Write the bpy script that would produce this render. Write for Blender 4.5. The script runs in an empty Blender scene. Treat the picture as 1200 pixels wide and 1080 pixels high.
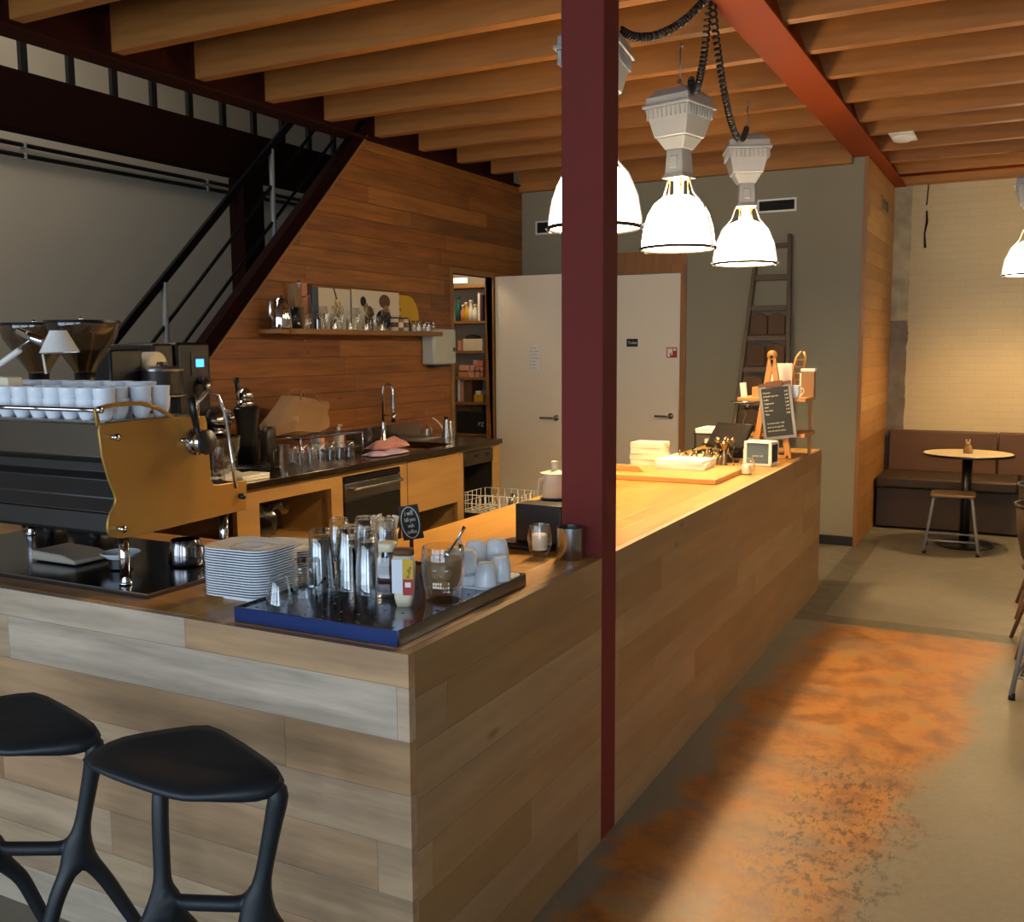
import bpy, math, random
from mathutils import Vector, Matrix, Euler
random.seed(7)
PI=math.pi; R=math.radians
SC=bpy.context.scene; COL=SC.collection
# ------------------------------------------------------------------ camera
F_PX=1151.05; YAW,PIT,ROL=[R(a) for a in (-27.62520012,6.49011094,-0.37377096)]; CAMH=1.58
_fw=Vector((math.sin(YAW)*math.cos(PIT),math.cos(YAW)*math.cos(PIT),-math.sin(PIT)))
_rt=Vector((math.cos(YAW),-math.sin(YAW),0)); _up=_rt.cross(_fw)
_r2=math.cos(ROL)*_rt+math.sin(ROL)*_up; _u2=-math.sin(ROL)*_rt+math.cos(ROL)*_up
CP=Vector((0,0,CAMH))
def at(px,py,ax,v):
    """where the sight line of a photo pixel meets the real surface x, y or z = v"""
    d=_r2*((px-600)/F_PX)-_u2*((py-540)/F_PX)+_fw
    i='xyz'.index(ax); return CP+d*((v-CP[i])/d[i])
cd=bpy.data.cameras.new('camera'); cam=bpy.data.objects.new('camera',cd); COL.objects.link(cam)
cam.matrix_world=Matrix.Translation(CP)@Matrix((_r2,_u2,-_fw)).transposed().to_4x4()
cd.sensor_fit='HORIZONTAL'; cd.sensor_width=36; cd.lens=36*F_PX/1200; cd.clip_start=.05; cd.clip_end=60
SC.camera=cam
# ------------------------------------------------------------------ materials
def lin(h):
    if isinstance(h,str):
        h=h.lstrip('#'); c=[int(h[i:i+2],16)/255 for i in (0,2,4)]
        return [x/12.92 if x<=.04045 else ((x+.055)/1.055)**2.4 for x in c]+[1]
    return list(h)+[1]
class G:
    def __init__(s,name):
        s.m=bpy.data.materials.new(name); s.m.use_nodes=True; s.t=s.m.node_tree
        s.b=s.t.nodes['Principled BSDF']; s.out=s.t.nodes['Material Output']
    def n(s,ty,props=None,**ins):
        k=s.t.nodes.new(ty)
        for a,b in (props or {}).items(): setattr(k,a,b)
        for a,b in ins.items():
            a=a.replace('_',' ')
            s.set(k.inputs[int(a[1:])] if a[0]=='i' and a[1:].isdigit() else k.inputs[a],b)
        return k
    def set(s,inp,v):
        if isinstance(v,bpy.types.NodeSocket): s.t.links.new(v,inp)
        elif v is not None: inp.default_value=v
    def mt(s,op,a,b=None,c=None):
        k=s.t.nodes.new('ShaderNodeMath'); k.operation=op; s.set(k.inputs[0],a); s.set(k.inputs[1],b); s.set(k.inputs[2],c); return k.outputs[0]
    def xyz(s):
        tc=s.n('ShaderNodeTexCoord'); sp=s.n('ShaderNodeSeparateXYZ',Vector=tc.outputs['Object']); return tc.outputs['Object'],sp.outputs
    def comb(s,x,y,z): return s.n('ShaderNodeCombineXYZ',X=x,Y=y,Z=z).outputs[0]
    def noise(s,vec,scale,detail=4,rough=.55): return s.n('ShaderNodeTexNoise',Vector=vec,Scale=scale,Detail=detail,Roughness=rough).outputs['Fac']
    def ramp(s,fac,stops,interp='LINEAR'):
        k=s.n('ShaderNodeValToRGB',Fac=fac); r=k.color_ramp; r.interpolation=interp
        while len(r.elements)<len(stops): r.elements.new(.5)
        for e,(p,c) in zip(r.elements,stops): e.position=p; e.color=lin(c) if isinstance(c,(str,tuple,list)) else (c,c,c,1)
        return k.outputs['Color']
    def mix(s,f,a,b,bt='MIX'):
        k=s.t.nodes.new('ShaderNodeMix'); k.data_type='RGBA'; k.blend_type=bt
        s.set(k.inputs[0],f); s.set(k.inputs[6],a); s.set(k.inputs[7],b); return k.outputs[2]
    def bump(s,h,st=.3,d=.01):
        k=s.n('ShaderNodeBump',Height=h,Strength=st,Distance=d); s.t.links.new(k.outputs[0],s.b.inputs['Normal'])
    def fin(s,color=None,rough=None,metal=None,**kw):
        s.set(s.b.inputs['Base Color'],color); s.set(s.b.inputs['Roughness'],rough); s.set(s.b.inputs['Metallic'],metal)
        for a,b in kw.items(): s.set(s.b.inputs[a.replace('_',' ')],b)
        return s.m
def mat(name,col,rough=.5,metal=0.,var=.12,scale=14,bump=0.,emit=None,es=1.,**kw):
    g=G(name); v,_=g.xyz(); nz=g.noise(v,scale,3); c=lin(col)
    c2=[x*(1-var) for x in c[:3]]+[1]
    col_=g.mix(nz,c2,c); rr=g.mt('ADD',g.mt('MULTIPLY',nz,.12),max(rough-.06,0.0))
    if bump: g.bump(g.noise(v,scale*6,4),bump,.004)
    if emit is not None: g.fin(Emission_Color=lin(emit),Emission_Strength=es)
    return g.fin(col_,rr,metal,**kw)
def planks(name,u,v,w,L,cols,rough=.55,grain=.35,gap=.03,gdark=.35,gs=1.,us=1.,wear=None):
    g=G(name); vec,o=g.xyz(); U=o['XYZ'.index(u)]; V=o['XYZ'.index(v)]; W=o[[i for i in range(3) if 'XYZ'[i] not in (u,v)][0]]
    vv=g.mt('DIVIDE',V,w); row=g.mt('FLOOR',vv)
    r1=g.n('ShaderNodeTexWhiteNoise',{'noise_dimensions':'1D'},W=row).outputs['Value']
    uu=g.mt('ADD',g.mt('DIVIDE',U,L),g.mt('MULTIPLY',r1,7.31)); cl=g.mt('FLOOR',uu)
    rnd=g.n('ShaderNodeTexWhiteNoise',{'noise_dimensions':'2D'},Vector=g.comb(row,cl,0.)).outputs['Value']
    base=g.ramp(rnd,[(i/(len(cols)-1) if len(cols)>1 else 0,c) for i,c in enumerate(cols)])
    gv=g.comb(g.mt('MULTIPLY',U,2.2*us),g.mt('ADD',g.mt('MULTIPLY',V,30.*gs),g.mt('MULTIPLY',rnd,40.)),g.mt('ADD',g.mt('MULTIPLY',W,30.*gs),g.mt('MULTIPLY',r1,9.)))
    n1=g.noise(gv,1.,6,.65)
    n2=g.noise(g.comb(g.mt('MULTIPLY',U,1.1),g.mt('MULTIPLY',V,3.),g.mt('MULTIPLY',rnd,20.)),1.6,3)
    gr=g.ramp(n1,[(.3,1-grain),(.62,1.)]); c=g.mix(1.,base,gr,'MULTIPLY')
    c=g.mix(1.,c,g.ramp(n2,[(.25,1-grain*.6),(.7,1.06)]),'MULTIPLY')
    kn=g.n('ShaderNodeTexVoronoi',Vector=g.comb(g.mt('MULTIPLY',U,1.6),g.mt('MULTIPLY',V,5.),rnd),Scale=1.1).outputs['Distance']
    c=g.mix(g.ramp(kn,[(.03,.55),(.075,0.)]),c,[x*.25 for x in lin(cols[0])[:3]]+[1])
    fv=g.mt('FRACT',vv); e=g.mt('MINIMUM',fv,g.mt('SUBTRACT',1.,fv)); fu=g.mt('FRACT',uu); eu=g.mt('MULTIPLY',g.mt('MINIMUM',fu,g.mt('SUBTRACT',1.,fu)),L/w)
    ed=g.mt('MINIMUM',e,eu); gm=g.mt('LESS_THAN',ed,gap); sm=g.n('ShaderNodeMapRange',Value=ed,i2=gap*2.2).outputs[0]
    c=g.mix(g.mt('MULTIPLY',gm,1-gdark),c,[x*.18 for x in lin(cols[0])[:3]]+[1])
    g.bump(g.mt('ADD',sm,g.mt('MULTIPLY',n1,.25)),.35,.004)
    return g.fin(c,g.mt('ADD',rough-.1,g.mt('MULTIPLY',n1,.2)))
def glassm(name,tint='f4f8fa',ior=1.5,boost=1.0,rough=0.0):
    g=G(name); g.t.nodes.remove(g.b)
    v,_=g.xyz(); nz=g.noise(v,30,2); tr=g.n('ShaderNodeBsdfTransparent',Color=g.mix(nz,lin(tint),[min(1,x*1.02) for x in lin(tint)[:3]]+[1]))
    gl=g.n('ShaderNodeBsdfGlossy',Color=(1,1,1,1),Roughness=rough); lw=g.n('ShaderNodeLayerWeight',Blend=.5)
    mx=g.n('ShaderNodeMixShader',i0=g.mt('MINIMUM',g.mt('ADD',g.mt('MULTIPLY',g.mt('POWER',lw.outputs['Facing'],2.6),.55*boost),.07),1.),i1=tr.outputs[0],i2=gl.outputs[0])
    g.t.links.new(mx.outputs[0],g.out.inputs[0]); return g.m
M={}
def defm():
    oak=['9a7a4e','a98a5c','b99a6a','a5835a','8d6f48','b8a27a']
    M['bar_y']=planks('oak planks along bar','Y','Z',.118,1.5,['a07e52','ab885c','98764a','b39468','a68660'],.5,.24,.008,.7,.55,.7)
    M['bar_x']=planks('oak planks across front','X','Z',.122,1.3,['b58e66','c09a72','cbbca6','bf976c','b0875c','c8aa86'],.5,.42,.008,.7,.55,.7)
    M['bar_top']=planks('oak worktop staves','Y','X',.075,.9,['bf8a3e','c99546','b98238','ce9c4e','c48f42'],.34,.22,.012,.5)
    M['bar_topx']=planks('oak worktop staves return','X','Y',.075,.9,['a8753c','b8854a','9d6d38','c09052'],.32,.25,.012,.5)
    M['wall_wood']=planks('reclaimed pine boards','Y','Z',.118,1.7,['a5662a','ad6c2e','9c5c26','b47434','a4662a','8c5826'],.5,.5,.022,.25)
    M['wall_wood2']=planks('pine boards lighter','Y','Z',.118,1.9,['a8743a','b37f42','9c6a33','b98848'],.5,.3,.015,.3)
    M['joist']=planks('pine joist','X','Z',.6,9.,['b2722c','ba7a32','a66828'],.6,.3,.0,1.,.6,.8)
    M['deck']=planks('dark deck boards','Y','X',.16,3.,['4a3424','3e2c20','553b28'],.8,.4,.03,.3)
    M['cab']=planks('oak cabinet face','Y','Z',.9,3.,['a67c46','ae854c'],.45,.22,.0,1.,.5)
    M['board']=planks('light oak board','X','Y',.9,3.,['d0964c','d8a058'],.4,.22,.0,1.,.6)
    M['frame']=planks('oak frame','Z','X',.9,3.,['96602a','a06a30'],.5,.3,.0,1.,.5)
    M['shelfw']=planks('shelf timber','Y','Z',.9,3.,['9a6a34','a4743c'],.5,.3,.0,1.,.5)
    M['ladder']=mat('weathered ladder timber','6e5c48',.8,0,.35,9,.3)
    M['easel']=mat('easel beech','c48b48',.5,0,.2,9)
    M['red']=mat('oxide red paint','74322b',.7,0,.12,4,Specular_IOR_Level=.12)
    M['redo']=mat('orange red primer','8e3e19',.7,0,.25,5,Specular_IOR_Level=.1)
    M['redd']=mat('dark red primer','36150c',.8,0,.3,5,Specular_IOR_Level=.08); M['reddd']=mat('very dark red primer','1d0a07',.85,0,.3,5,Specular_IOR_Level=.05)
    M['blackst']=mat('black steel','15161a',.42,.6,.2)
    M['grey']=mat('grey wall paint','918972',.85,0,.05,2,.05)
    M['greyl']=mat('pale grey wall paint','a39886',.85,0,.06,2,.05)
    M['door']=mat('off white door paint','efe1c8',.6,0,.03,3)
    M['plaster']=mat('white plaster','b8b2a6',.9,0,.06,3)
    M['white']=mat('white ceramic','e6ebf0',.18,0,.03)
    M['whitep']=mat('white plastic','e8e4da',.4,0,.04)
    M['paper']=mat('white paper','efe9da',.7,0,.04)
    M['cream']=mat('cream card','e2d6b8',.6,0,.06)
    M['black']=mat('black plastic','0c0c0e',.35,0,.2)
    M['stool']=mat('matt charcoal plastic','1b2025',.5,0,.15,40,.04)
    M['slate']=mat('chalkboard','1c2120',.7,0,.2)
    M['steel']=mat('brushed steel','b8b8b8',.24,1,.15,40)
    M['steelf']=mat('worktop steel','8a8078',.22,1,.2,8)
    M['chrome']=mat('chrome','dcdcdc',.07,1,.03)
    M['traym']=mat('polished tray steel','7c8290',.16,1,.12,20)
    M['machd']=mat('dark anodised metal','35312f',.4,.4,.15,6)
    M['machp']=mat('mirror steel panel','8a8582',.12,1,.1,6)
    M['gold']=mat('satin gold anodised','c4994e',.40,.7,.08,5)
    M['lamp']=mat('grey lamp housing','a8a8a4',.5,.1,.1)
    M['wire']=mat('galvanised wire','909090',.4,.9)
    M['cord']=mat('black rubber','0d0b0b',.5,0,.2)
    M['brown']=mat('brown leatherette','5c3c18',.55,0,.22,6,.1)
    M['brownd']=mat('dark brown leatherette','35240f',.6,0,.25,6,.1)
    M['kraft']=mat('kraft paper','a07a50',.8,0,.15,8,.2)
    M['kraftd']=mat('brown burlap','5e4630',.9,0,.25,30,.3)
    M['pink']=mat('pink dishcloth','b88078',.9,0,.15,20,.3)
    M['lilac']=mat('lilac dishcloth','b8a0b4',.9,0,.15,20,.3)
    M['sky_reflection']=mat('tray steel with painted sky reflection','283c74',.3,.6,.1,20)  # blue sky reflection of the tray's front rim, painted into the base colour
    M['brushg']=mat('pale green enamel','c8c8b4',.25,0,.05)
    M['yellow']=mat('yellow print','d8a818',.5,0,.1)
    M['redp']=mat('red print','b0241c',.5,0,.1)
    M['blueg']=mat('teal plastic','1c6a62',.4,0,.1)
    M['orangep']=mat('orange carton','d48a5a',.7,0,.12)
    M['pinkp']=mat('salmon carton','dca088',.7,0,.1)
    M['cartonb']=mat('brown carton','6e4a30',.8,0,.12)
    M['syrup']=mat('brown syrup','3a160a',.15,0,.1)
    M['sugar']=mat('brown sugar','8a683e',.85,0,.25,60,.3)
    M['wax']=mat('candle wax','f0e2c4',.5,0,.03)
    M['stone']=mat('worn plaster pier','6e6456',.9,0,.35,7,.4)
    M['bronze']=mat('silvered brass','a89878',.22,1,.2)
    M['green']=mat('green label','1d5a34',.5)
    M['purple']=mat('dark plum cover','4a2434',.5)
    M['blued']=mat('slate blue cover','4a5c64',.5)
    M['dark']=mat('dark interior','0f0c0a',.7,0,.2)
    M['tabletop']=mat('pale laminate','c8b48c',.4,0,.06,10)
    M['stoolw']=mat('worn plywood','8a6844',.55,0,.25,9)
    M['greysteel']=mat('grey painted tube','8a8a88',.45,.2,.1)
    M['glass']=glassm('clear glass','fafcfd',1.5,1.8)
    M['smoke']=glassm('smoked hopper','ded6cc',1.45,.7,.05)
    M['winglass']=glassm('window glass','eef4f8',1.45)
    M['bag']=glassm('clear plastic bag','c8c4ba',1.4,1.6,.15)
    M['water']=glassm('milky bag','d8d8d4',1.4,1.5,.2)
    M['screen']=mat('blue display','0a1a40',.3,emit='3a8cff',es=3)
    M['shade']=mat('lit prismatic reflector','fff4e0',.3,emit=(1,.84,.60),es=14.0)
    M['bulb']=mat('lamp filament glow','fff0d0',.3,emit=(1,.75,.4),es=14)
    M['pantry_light']=mat('pantry tube','fff0c0',.3,emit=(1,.72,.32),es=4)
    M['chalk']=mat('chalk lettering','d8d8d0',.8,0,.1)
    # floor
    g=G('poured concrete floor'); vec,o=g.xyz(); X,Y=o[0],o[1]
    n1=g.noise(vec,1.3,5,.6); n2=g.noise(vec,7,6,.65); n3=g.noise(vec,40,4,.7)
    base=g.mix(n2,lin('69645a'),lin('827c6b'))
    base=g.mix(g.ramp(n3,[(.35,.25),(.6,0.)]),base,lin('5a5248'))
    wob=g.mt('MULTIPLY',g.mt('SUBTRACT',n1,.5),.55); wob2=g.mt('ADD',g.mt('MULTIPLY',g.mt('SUBTRACT',n2,.5),.3),g.mt('MULTIPLY',g.mt('SUBTRACT',n3,.5),.12))
    xx=g.mt('ADD',g.mt('ADD',X,wob),wob2); yy=g.mt('ADD',g.mt('ADD',Y,g.mt('MULTIPLY',wob,1.4)),wob2)
    def sstep(v,a,b): return g.n('ShaderNodeMapRange',{'interpolation_type':'SMOOTHSTEP'},Value=v,i1=a,i2=b).outputs[0]
    # rust stain: right limit follows a slanted line
    lim=g.mt('ADD',g.mt('MULTIPLY',Y,.125),-.76)
    mR=g.mt('SUBTRACT',1.,sstep(g.mt('SUBTRACT',xx,lim),-.06,.10)); mL=sstep(xx,-1.08,-1.0)
    mY=g.mt('MULTIPLY',sstep(yy,1.9,2.3),g.mt('LESS_THAN',Y,5.745))
    m=g.mt('MULTIPLY',g.mt('MULTIPLY',mR,mL),mY)
    patch=g.ramp(g.noise(g.comb(g.mt('MULTIPLY',X,1.),g.mt('MULTIPLY',Y,1.6),3.3),2.1,6,.7),[(.33,.45),(.50,1.)])
    m=g.mt('MULTIPLY',m,patch)
    rust=g.ramp(n2,[(.30,'6c3c10'),(.43,'865014'),(.55,'a4681c'),(.68,'90743e')])
    c=g.mix(g.mt('MULTIPLY',m,.92),base,rust)
    sc=g.ramp(g.noise(g.comb(g.mt('MULTIPLY',X,14.),g.mt('MULTIPLY',Y,7.),0.),2.6,8,.78),[(.44,1.),(.49,0.)])
    near=g.mt('MULTIPLY',g.mt('MULTIPLY',sstep(xx,-.8,-.6),g.mt('SUBTRACT',1.,sstep(xx,-.35,-.2))),g.mt('MULTIPLY',sstep(yy,2.3,2.9),g.mt('SUBTRACT',1.,sstep(yy,3.5,4.2))))
    c=g.mix(g.mt('MULTIPLY',g.mt('MULTIPLY',sc,near),.8),c,lin('3c2e26'))
    # darker screed infill strips
    s1=g.mt('MULTIPLY',g.mt('MULTIPLY',g.mt('GREATER_THAN',X,-1.17),g.mt('LESS_THAN',X,-1.0)),g.mt('GREATER_THAN',Y,5.75))
    s2=g.mt('MULTIPLY',g.mt('MULTIPLY',g.mt('GREATER_THAN',Y,5.75),g.mt('LESS_THAN',Y,5.91)),g.mt('GREATER_THAN',X,-1.17))
    s=g.mt('MAXIMUM',g.mt('MULTIPLY',s1,g.mt('LESS_THAN',Y,8.45)),g.mt('MULTIPLY',s2,g.mt('LESS_THAN',X,.02)))
    c=g.mix(g.mt('MULTIPLY',s,.8),c,lin('4c463a'))
    g.bump(g.mt('ADD',n2,g.mt('MULTIPLY',n3,.5)),.12,.004)
    M['floor']=g.fin(c,g.ramp(n2,[(.3,.34),(.7,.55)]))
    # painted brick
    g=G('cream painted brick'); vec,o=g.xyz(); v2=g.comb(o[0],o[2],0.)
    br=g.n('ShaderNodeTexBrick',Vector=v2,Color1=lin('c2b08a'),Color2=lin('bfac86'),Mortar=lin('baa880'),Scale=1.,i4=.004,i5=.4,i7=.0)
    br.inputs['Mortar Size'].default_value=.005; br.inputs['Brick Width'].default_value=.21; br.inputs['Row Height'].default_value=.062; br.inputs['Scale'].default_value=1; br.inputs['Mortar Smooth'].default_value=.6
    n=g.noise(vec,5,5); edge=g.mt('ADD',o[0],g.mt('MULTIPLY',g.mt('SUBTRACT',n,.5),.06))
    strip=g.mt('LESS_THAN',edge,-1.0); up=g.mt('GREATER_THAN',o[2],1.82)
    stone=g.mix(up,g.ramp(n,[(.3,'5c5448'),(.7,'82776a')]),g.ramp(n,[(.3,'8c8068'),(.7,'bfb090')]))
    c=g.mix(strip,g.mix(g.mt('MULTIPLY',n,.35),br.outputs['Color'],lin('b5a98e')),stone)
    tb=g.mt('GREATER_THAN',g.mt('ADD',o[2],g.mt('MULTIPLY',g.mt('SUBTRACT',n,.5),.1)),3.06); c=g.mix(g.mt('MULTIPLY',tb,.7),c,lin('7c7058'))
    g.bump(g.mt('ADD',g.mt('MULTIPLY',br.outputs['Fac'],-1.),g.mt('MULTIPLY',g.noise(vec,30,4),.5)),.22,.004)
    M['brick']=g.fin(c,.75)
defm()
# ------------------------------------------------------------------ geometry helpers
class B:
    def __init__(s,o=(0,0,0)): s.v=[]; s.f=[]; s.o=Vector(o); s.sm=[]
    def add(s,vs,fs,smooth=False,mtx=None):
        k=len(s.v)
        for p in vs:
            p=Vector(p)
            if mtx is not None: p=mtx@p
            s.v.append(p-s.o)
        for f in fs: s.f.append([k+i for i in f]); s.sm.append(smooth)
        return s
    def box(s,x0,x1,y0,y1,z0,z1,mtx=None):
        v=[(x,y,z) for z in (z0,z1) for x,y in ((x0,y0),(x1,y0),(x1,y1),(x0,y1))]
        return s.add(v,[(3,2,1,0),(4,5,6,7),(0,1,5,4),(1,2,6,5),(2,3,7,6),(3,0,4,7)],mtx=mtx)
    def beam(s,a,b,w,h,up=(0,0,1),w2=None,h2=None):
        a=Vector(a);b=Vector(b);d=(b-a).normalized(); u=Vector(up); r=d.cross(u).normalized(); u=r.cross(d)
        w2=w if w2 is None else w2; h2=h if h2 is None else h2; v=[]
        for p,ww,hh in ((a,w,h),(b,w2,h2)):
            for i,j in ((-1,-1),(1,-1),(1,1),(-1,1)): v.append(p+r*ww/2*i+u*hh/2*j)
        return s.add(v,[(0,1,2,3),(7,6,5,4),(0,4,5,1),(1,5,6,2),(2,6,7,3),(3,7,4,0)])
    def ring(s,c,ax,r,n,ph=0,sq=None):
        ax=Vector(ax).normalized(); t=Vector((0,0,1)) if abs(ax.z)<.9 else Vector((1,0,0)); e1=ax.cross(t).normalized(); e2=ax.cross(e1)
        return [Vector(c)+(e1*math.cos(2*PI*i/n+ph)+e2*math.sin(2*PI*i/n+ph))*r for i in range(n)]
    def cyl(s,a,b,r0,r1=None,n=16,cap=True):
        a=Vector(a);b=Vector(b); r1=r0 if r1 is None else r1; v=s.ring(a,b-a,r0,n)+s.ring(b,b-a,r1,n)
        s.add(v,[(i,(i+1)%n,n+(i+1)%n,n+i) for i in range(n)],True)
        if cap: s.add(v,[tuple(range(n))[::-1],tuple(range(n,2*n))])
        return s
    def lathe(s,prof,c=(0,0,0),n=24,mtx=None,cap=False,closed=False):
        v=[];f=[];c=Vector(c)
        for r,z in prof:
            for i in range(n): a=2*PI*i/n; v.append((r*math.cos(a),r*math.sin(a),z))
        for j in range(len(prof)-1+(1 if closed else 0)):
            j2=(j+1)%len(prof)
            for i in range(n): f.append((j*n+i,j*n+(i+1)%n,j2*n+(i+1)%n,j2*n+i))
        if cap: f+= [tuple(range(n))[::-1],tuple(range((len(prof)-1)*n,len(prof)*n))]
        T=Matrix.Translation(c)
        return s.add(v,f,True,T@mtx if mtx is not None else T)
    def tube(s,pts,r,n=8,closed=False,cap=True):
        P=[Vector(p) for p in pts]; m=len(P); v=[];f=[]; pu=None
        for i,p in enumerate(P):
            if closed: d=P[(i+1)%m]-P[i-1]
            else: d=P[min(i+1,m-1)]-P[max(i-1,0)]
            d.normalize()
            if pu is None:
                t=Vector((0,0,1)) if abs(d.z)<.9 else Vector((1,0,0)); pu=d.cross(t).normalized()
            else:
                pu=(pu-d*pu.dot(d))
                pu=pu.normalized() if pu.length>1e-6 else d.orthogonal().normalized()
            w=d.cross(pu); rr=r[i] if isinstance(r,(list,tuple)) else r
            for k in range(n): a=2*PI*k/n; v.append(p+(pu*math.cos(a)+w*math.sin(a))*rr)
        for i in range(m if closed else m-1):
            j=(i+1)%m
            for k in range(n): f.append((i*n+k,i*n+(k+1)%n,j*n+(k+1)%n,j*n+k))
        s.add(v,f,True)
        if cap and not closed: s.add(v,[tuple(range(n))[::-1],tuple(range((m-1)*n,m*n))])
        return s
    def prism(s,pts,ax,a,b,mtx=None):
        n=len(pts); v=[]
        for t in (a,b):
            for p,q in pts: v.append({'x':(t,p,q),'y':(p,t,q),'z':(p,q,t)}[ax])
        return s.add(v,[tuple(range(n))[::-1],tuple(range(n,2*n))]+[(i,(i+1)%n,n+(i+1)%n,n+i) for i in range(n)],mtx=mtx)
    def ball(s,c,r,n=14,m=8,sc=(1,1,1),mtx=None):
        v=[];f=[]
        for j in range(m+1):
            t=PI*j/m
            for i in range(n): a=2*PI*i/n; v.append((r*sc[0]*math.sin(t)*math.cos(a),r*sc[1]*math.sin(t)*math.sin(a),r*sc[2]*math.cos(t)))
        for j in range(m):
            for i in range(n): f.append((j*n+i,j*n+(i+1)%n,(j+1)*n+(i+1)%n,(j+1)*n+i))
        T=Matrix.Translation(Vector(c)); return s.add(v,f,True,T@mtx if mtx is not None else T)
    def out(s,name,m,parent=None,bev=0,label=None,cat=None,group=None,kind=None,seg=2,sub=0,rz=0,ang=38):
        me=bpy.data.meshes.new(name); me.from_pydata([tuple(p) for p in s.v],[],s.f)
        me.polygons.foreach_set('use_smooth',[bool(x) or bool(sub) for x in s.sm]); me.update()
        try: me.set_sharp_from_angle(angle=R(ang))
        except Exception: pass
        import bmesh
        bm=bmesh.new(); bm.from_mesh(me); bmesh.ops.remove_doubles(bm,verts=bm.verts,dist=1e-5); bmesh.ops.recalc_face_normals(bm,faces=bm.faces); bm.to_mesh(me); bm.free()
        me.materials.append(M[m] if isinstance(m,str) else m)
        ob=bpy.data.objects.new(name,me); COL.objects.link(ob)
        if parent is not None: ob.parent=parent
        else: ob.location=s.o; ob.rotation_euler.z=rz
        if bev:
            k=ob.modifiers.new('bevel','BEVEL'); k.width=bev; k.segments=seg; k.limit_method='ANGLE'; k.angle_limit=R(40)
        if sub:
            k=ob.modifiers.new('sub','SUBSURF'); k.levels=k.render_levels=sub
        tagp(ob,label,cat,group,kind); return ob
def tagp(o,label=None,cat=None,group=None,kind=None):
    for k,v in (('label',label),('category',cat),('group',group),('kind',kind)):
        if v: o[k]=v
    return o
def T(name,label,cat,loc=(0,0,0),rz=0,group=None,kind=None):
    o=bpy.data.objects.new(name,None); COL.objects.link(o); o.location=loc; o.rotation_euler.z=rz; o.empty_display_size=.05
    return tagp(o,label,cat,group,kind)
def kids(o): return [c for c in bpy.data.objects if c.parent==o]
def dup(root,loc=None,rz=None,label=None,group=None,parent=None,rot=None):
    c=root.copy(); COL.objects.link(c)
    if parent is not None: c.parent=parent
    if loc is not None: c.location=loc
    if rz is not None: c.rotation_euler.z=rz
    if rot is not None: c.rotation_euler=rot
    if label: c['label']=label
    if group: c['group']=group
    for k in kids(root): dup(k,parent=c)
    return c
def struct(name,b,m,**k): return b.out(name,m,kind='structure',**k)
def text(s,size,m,parent,mtx,name='lettering',ext=.0006,align='LEFT',sx=1.):
    cu=bpy.data.curves.new(name,'FONT'); cu.body=s; cu.size=size; cu.extrude=ext; cu.align_x=align; cu.resolution_u=3
    ob=bpy.data.objects.new(name,cu); COL.objects.link(ob); bpy.context.view_layer.update()
    me=bpy.data.meshes.new_from_object(ob.evaluated_get(bpy.context.evaluated_depsgraph_get())); me.transform(mtx@Matrix.Diagonal((sx,1,1,1)))
    bpy.data.objects.remove(ob); o=bpy.data.objects.new(name,me); COL.objects.link(o); o.parent=parent; me.materials.clear(); me.materials.append(M[m]); return o
ORD=['first','second','third','fourth','fifth','sixth','seventh','eighth','ninth','tenth','eleventh','twelfth','thirteenth','fourteenth','fifteenth','sixteenth','seventeenth','eighteenth','nineteenth','twentieth','twenty-first','twenty-second','twenty-third','twenty-fourth']
def bez(p0,p1,p2,p3,n=12):
    p=[Vector(q) for q in (p0,p1,p2,p3)]
    return [p[0]*(1-t)**3+p[1]*3*t*(1-t)**2+p[2]*3*t*t*(1-t)+p[3]*t**3 for t in [i/n for i in range(n+1)]]
def frame3(xd,yd,o):
    """matrix whose x runs along xd, y along yd, z out of the face, at o"""
    x=Vector(xd).normalized(); y=Vector(yd).normalized(); z=x.cross(y); m=Matrix((x,y,z)).transposed().to_4x4(); m.translation=Vector(o); return m
# ================================================================== THE ROOM
XW=-4.12; XB=-1.15; ZC=3.04; YB=8.1; YR=9.8
struct('floor',B().box(-6.3,3.6,-3.2,10,-.1,0),'floor')
# wood lined wall under the stair, cut along the stringer, with the pantry opening
b=B(); t0,t1=XW-.06,XW
def up(y): return (y-4.261)*.9602+1.635
b.prism([(2.56,0),(4.261,1.635),(5.72,3.035),(5.72,0)],'x',t0,t1)
b.box(t0,t1,5.72,6.86,0,ZC); b.box(t0,t1,6.86,7.52,2.19,ZC); b.box(t0,t1,7.52,YB,0,ZC)
struct('wall_left',b,'wall_wood')
struct('wall_stairwell',B().box(-6.3,-6.2,-3.2,10,0,5),'greyl')
struct('wall_mezzanine',B().box(-6.2,-4.2,9.9,10,0,5),'greyl')
# grey wall at the back with door opening
b=B(); DX0,DX1,DZ=-3.42,-2.62,2.215
b.box(XW,DX0-.1,YB,YB+.12,0,3.26).box(DX1+.04,XB-.02,YB,YB+.12,0,3.06).box(DX0-.1,DX1+.04,YB,YB+.12,2.40,3.26)
struct('wall_back',b,'grey')
struct('trim_1',B().box(DX0-.1,DX1+.04,YB-.012,YB+.1,2.215,2.40).box(DX1,DX1+.05,YB-.014,YB+.1,0,2.40).box(DX0-.1,DX0,YB-.014,YB+.1,0,2.40),'frame')
struct('wall_side',B().box(XB-.02,XB,YB-.004,YR,0,3.2),'wall_wood2')
struct('trim_2',B().box(XB-.025,XB+.006,YB-.012,YB+.003,0,3.05),'frame')
struct('baseboard_back',B().box(DX1+.05,XB-.02,YB-.012,YB,0,.075),'machd')
struct('wall_far',B().box(XB-.02,3.6,YR,YR+.1,0,3.35),'brick')
struct('wall_right',B().box(3.5,3.6,-3.2,9.8,0,3.4),'plaster')
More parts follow.
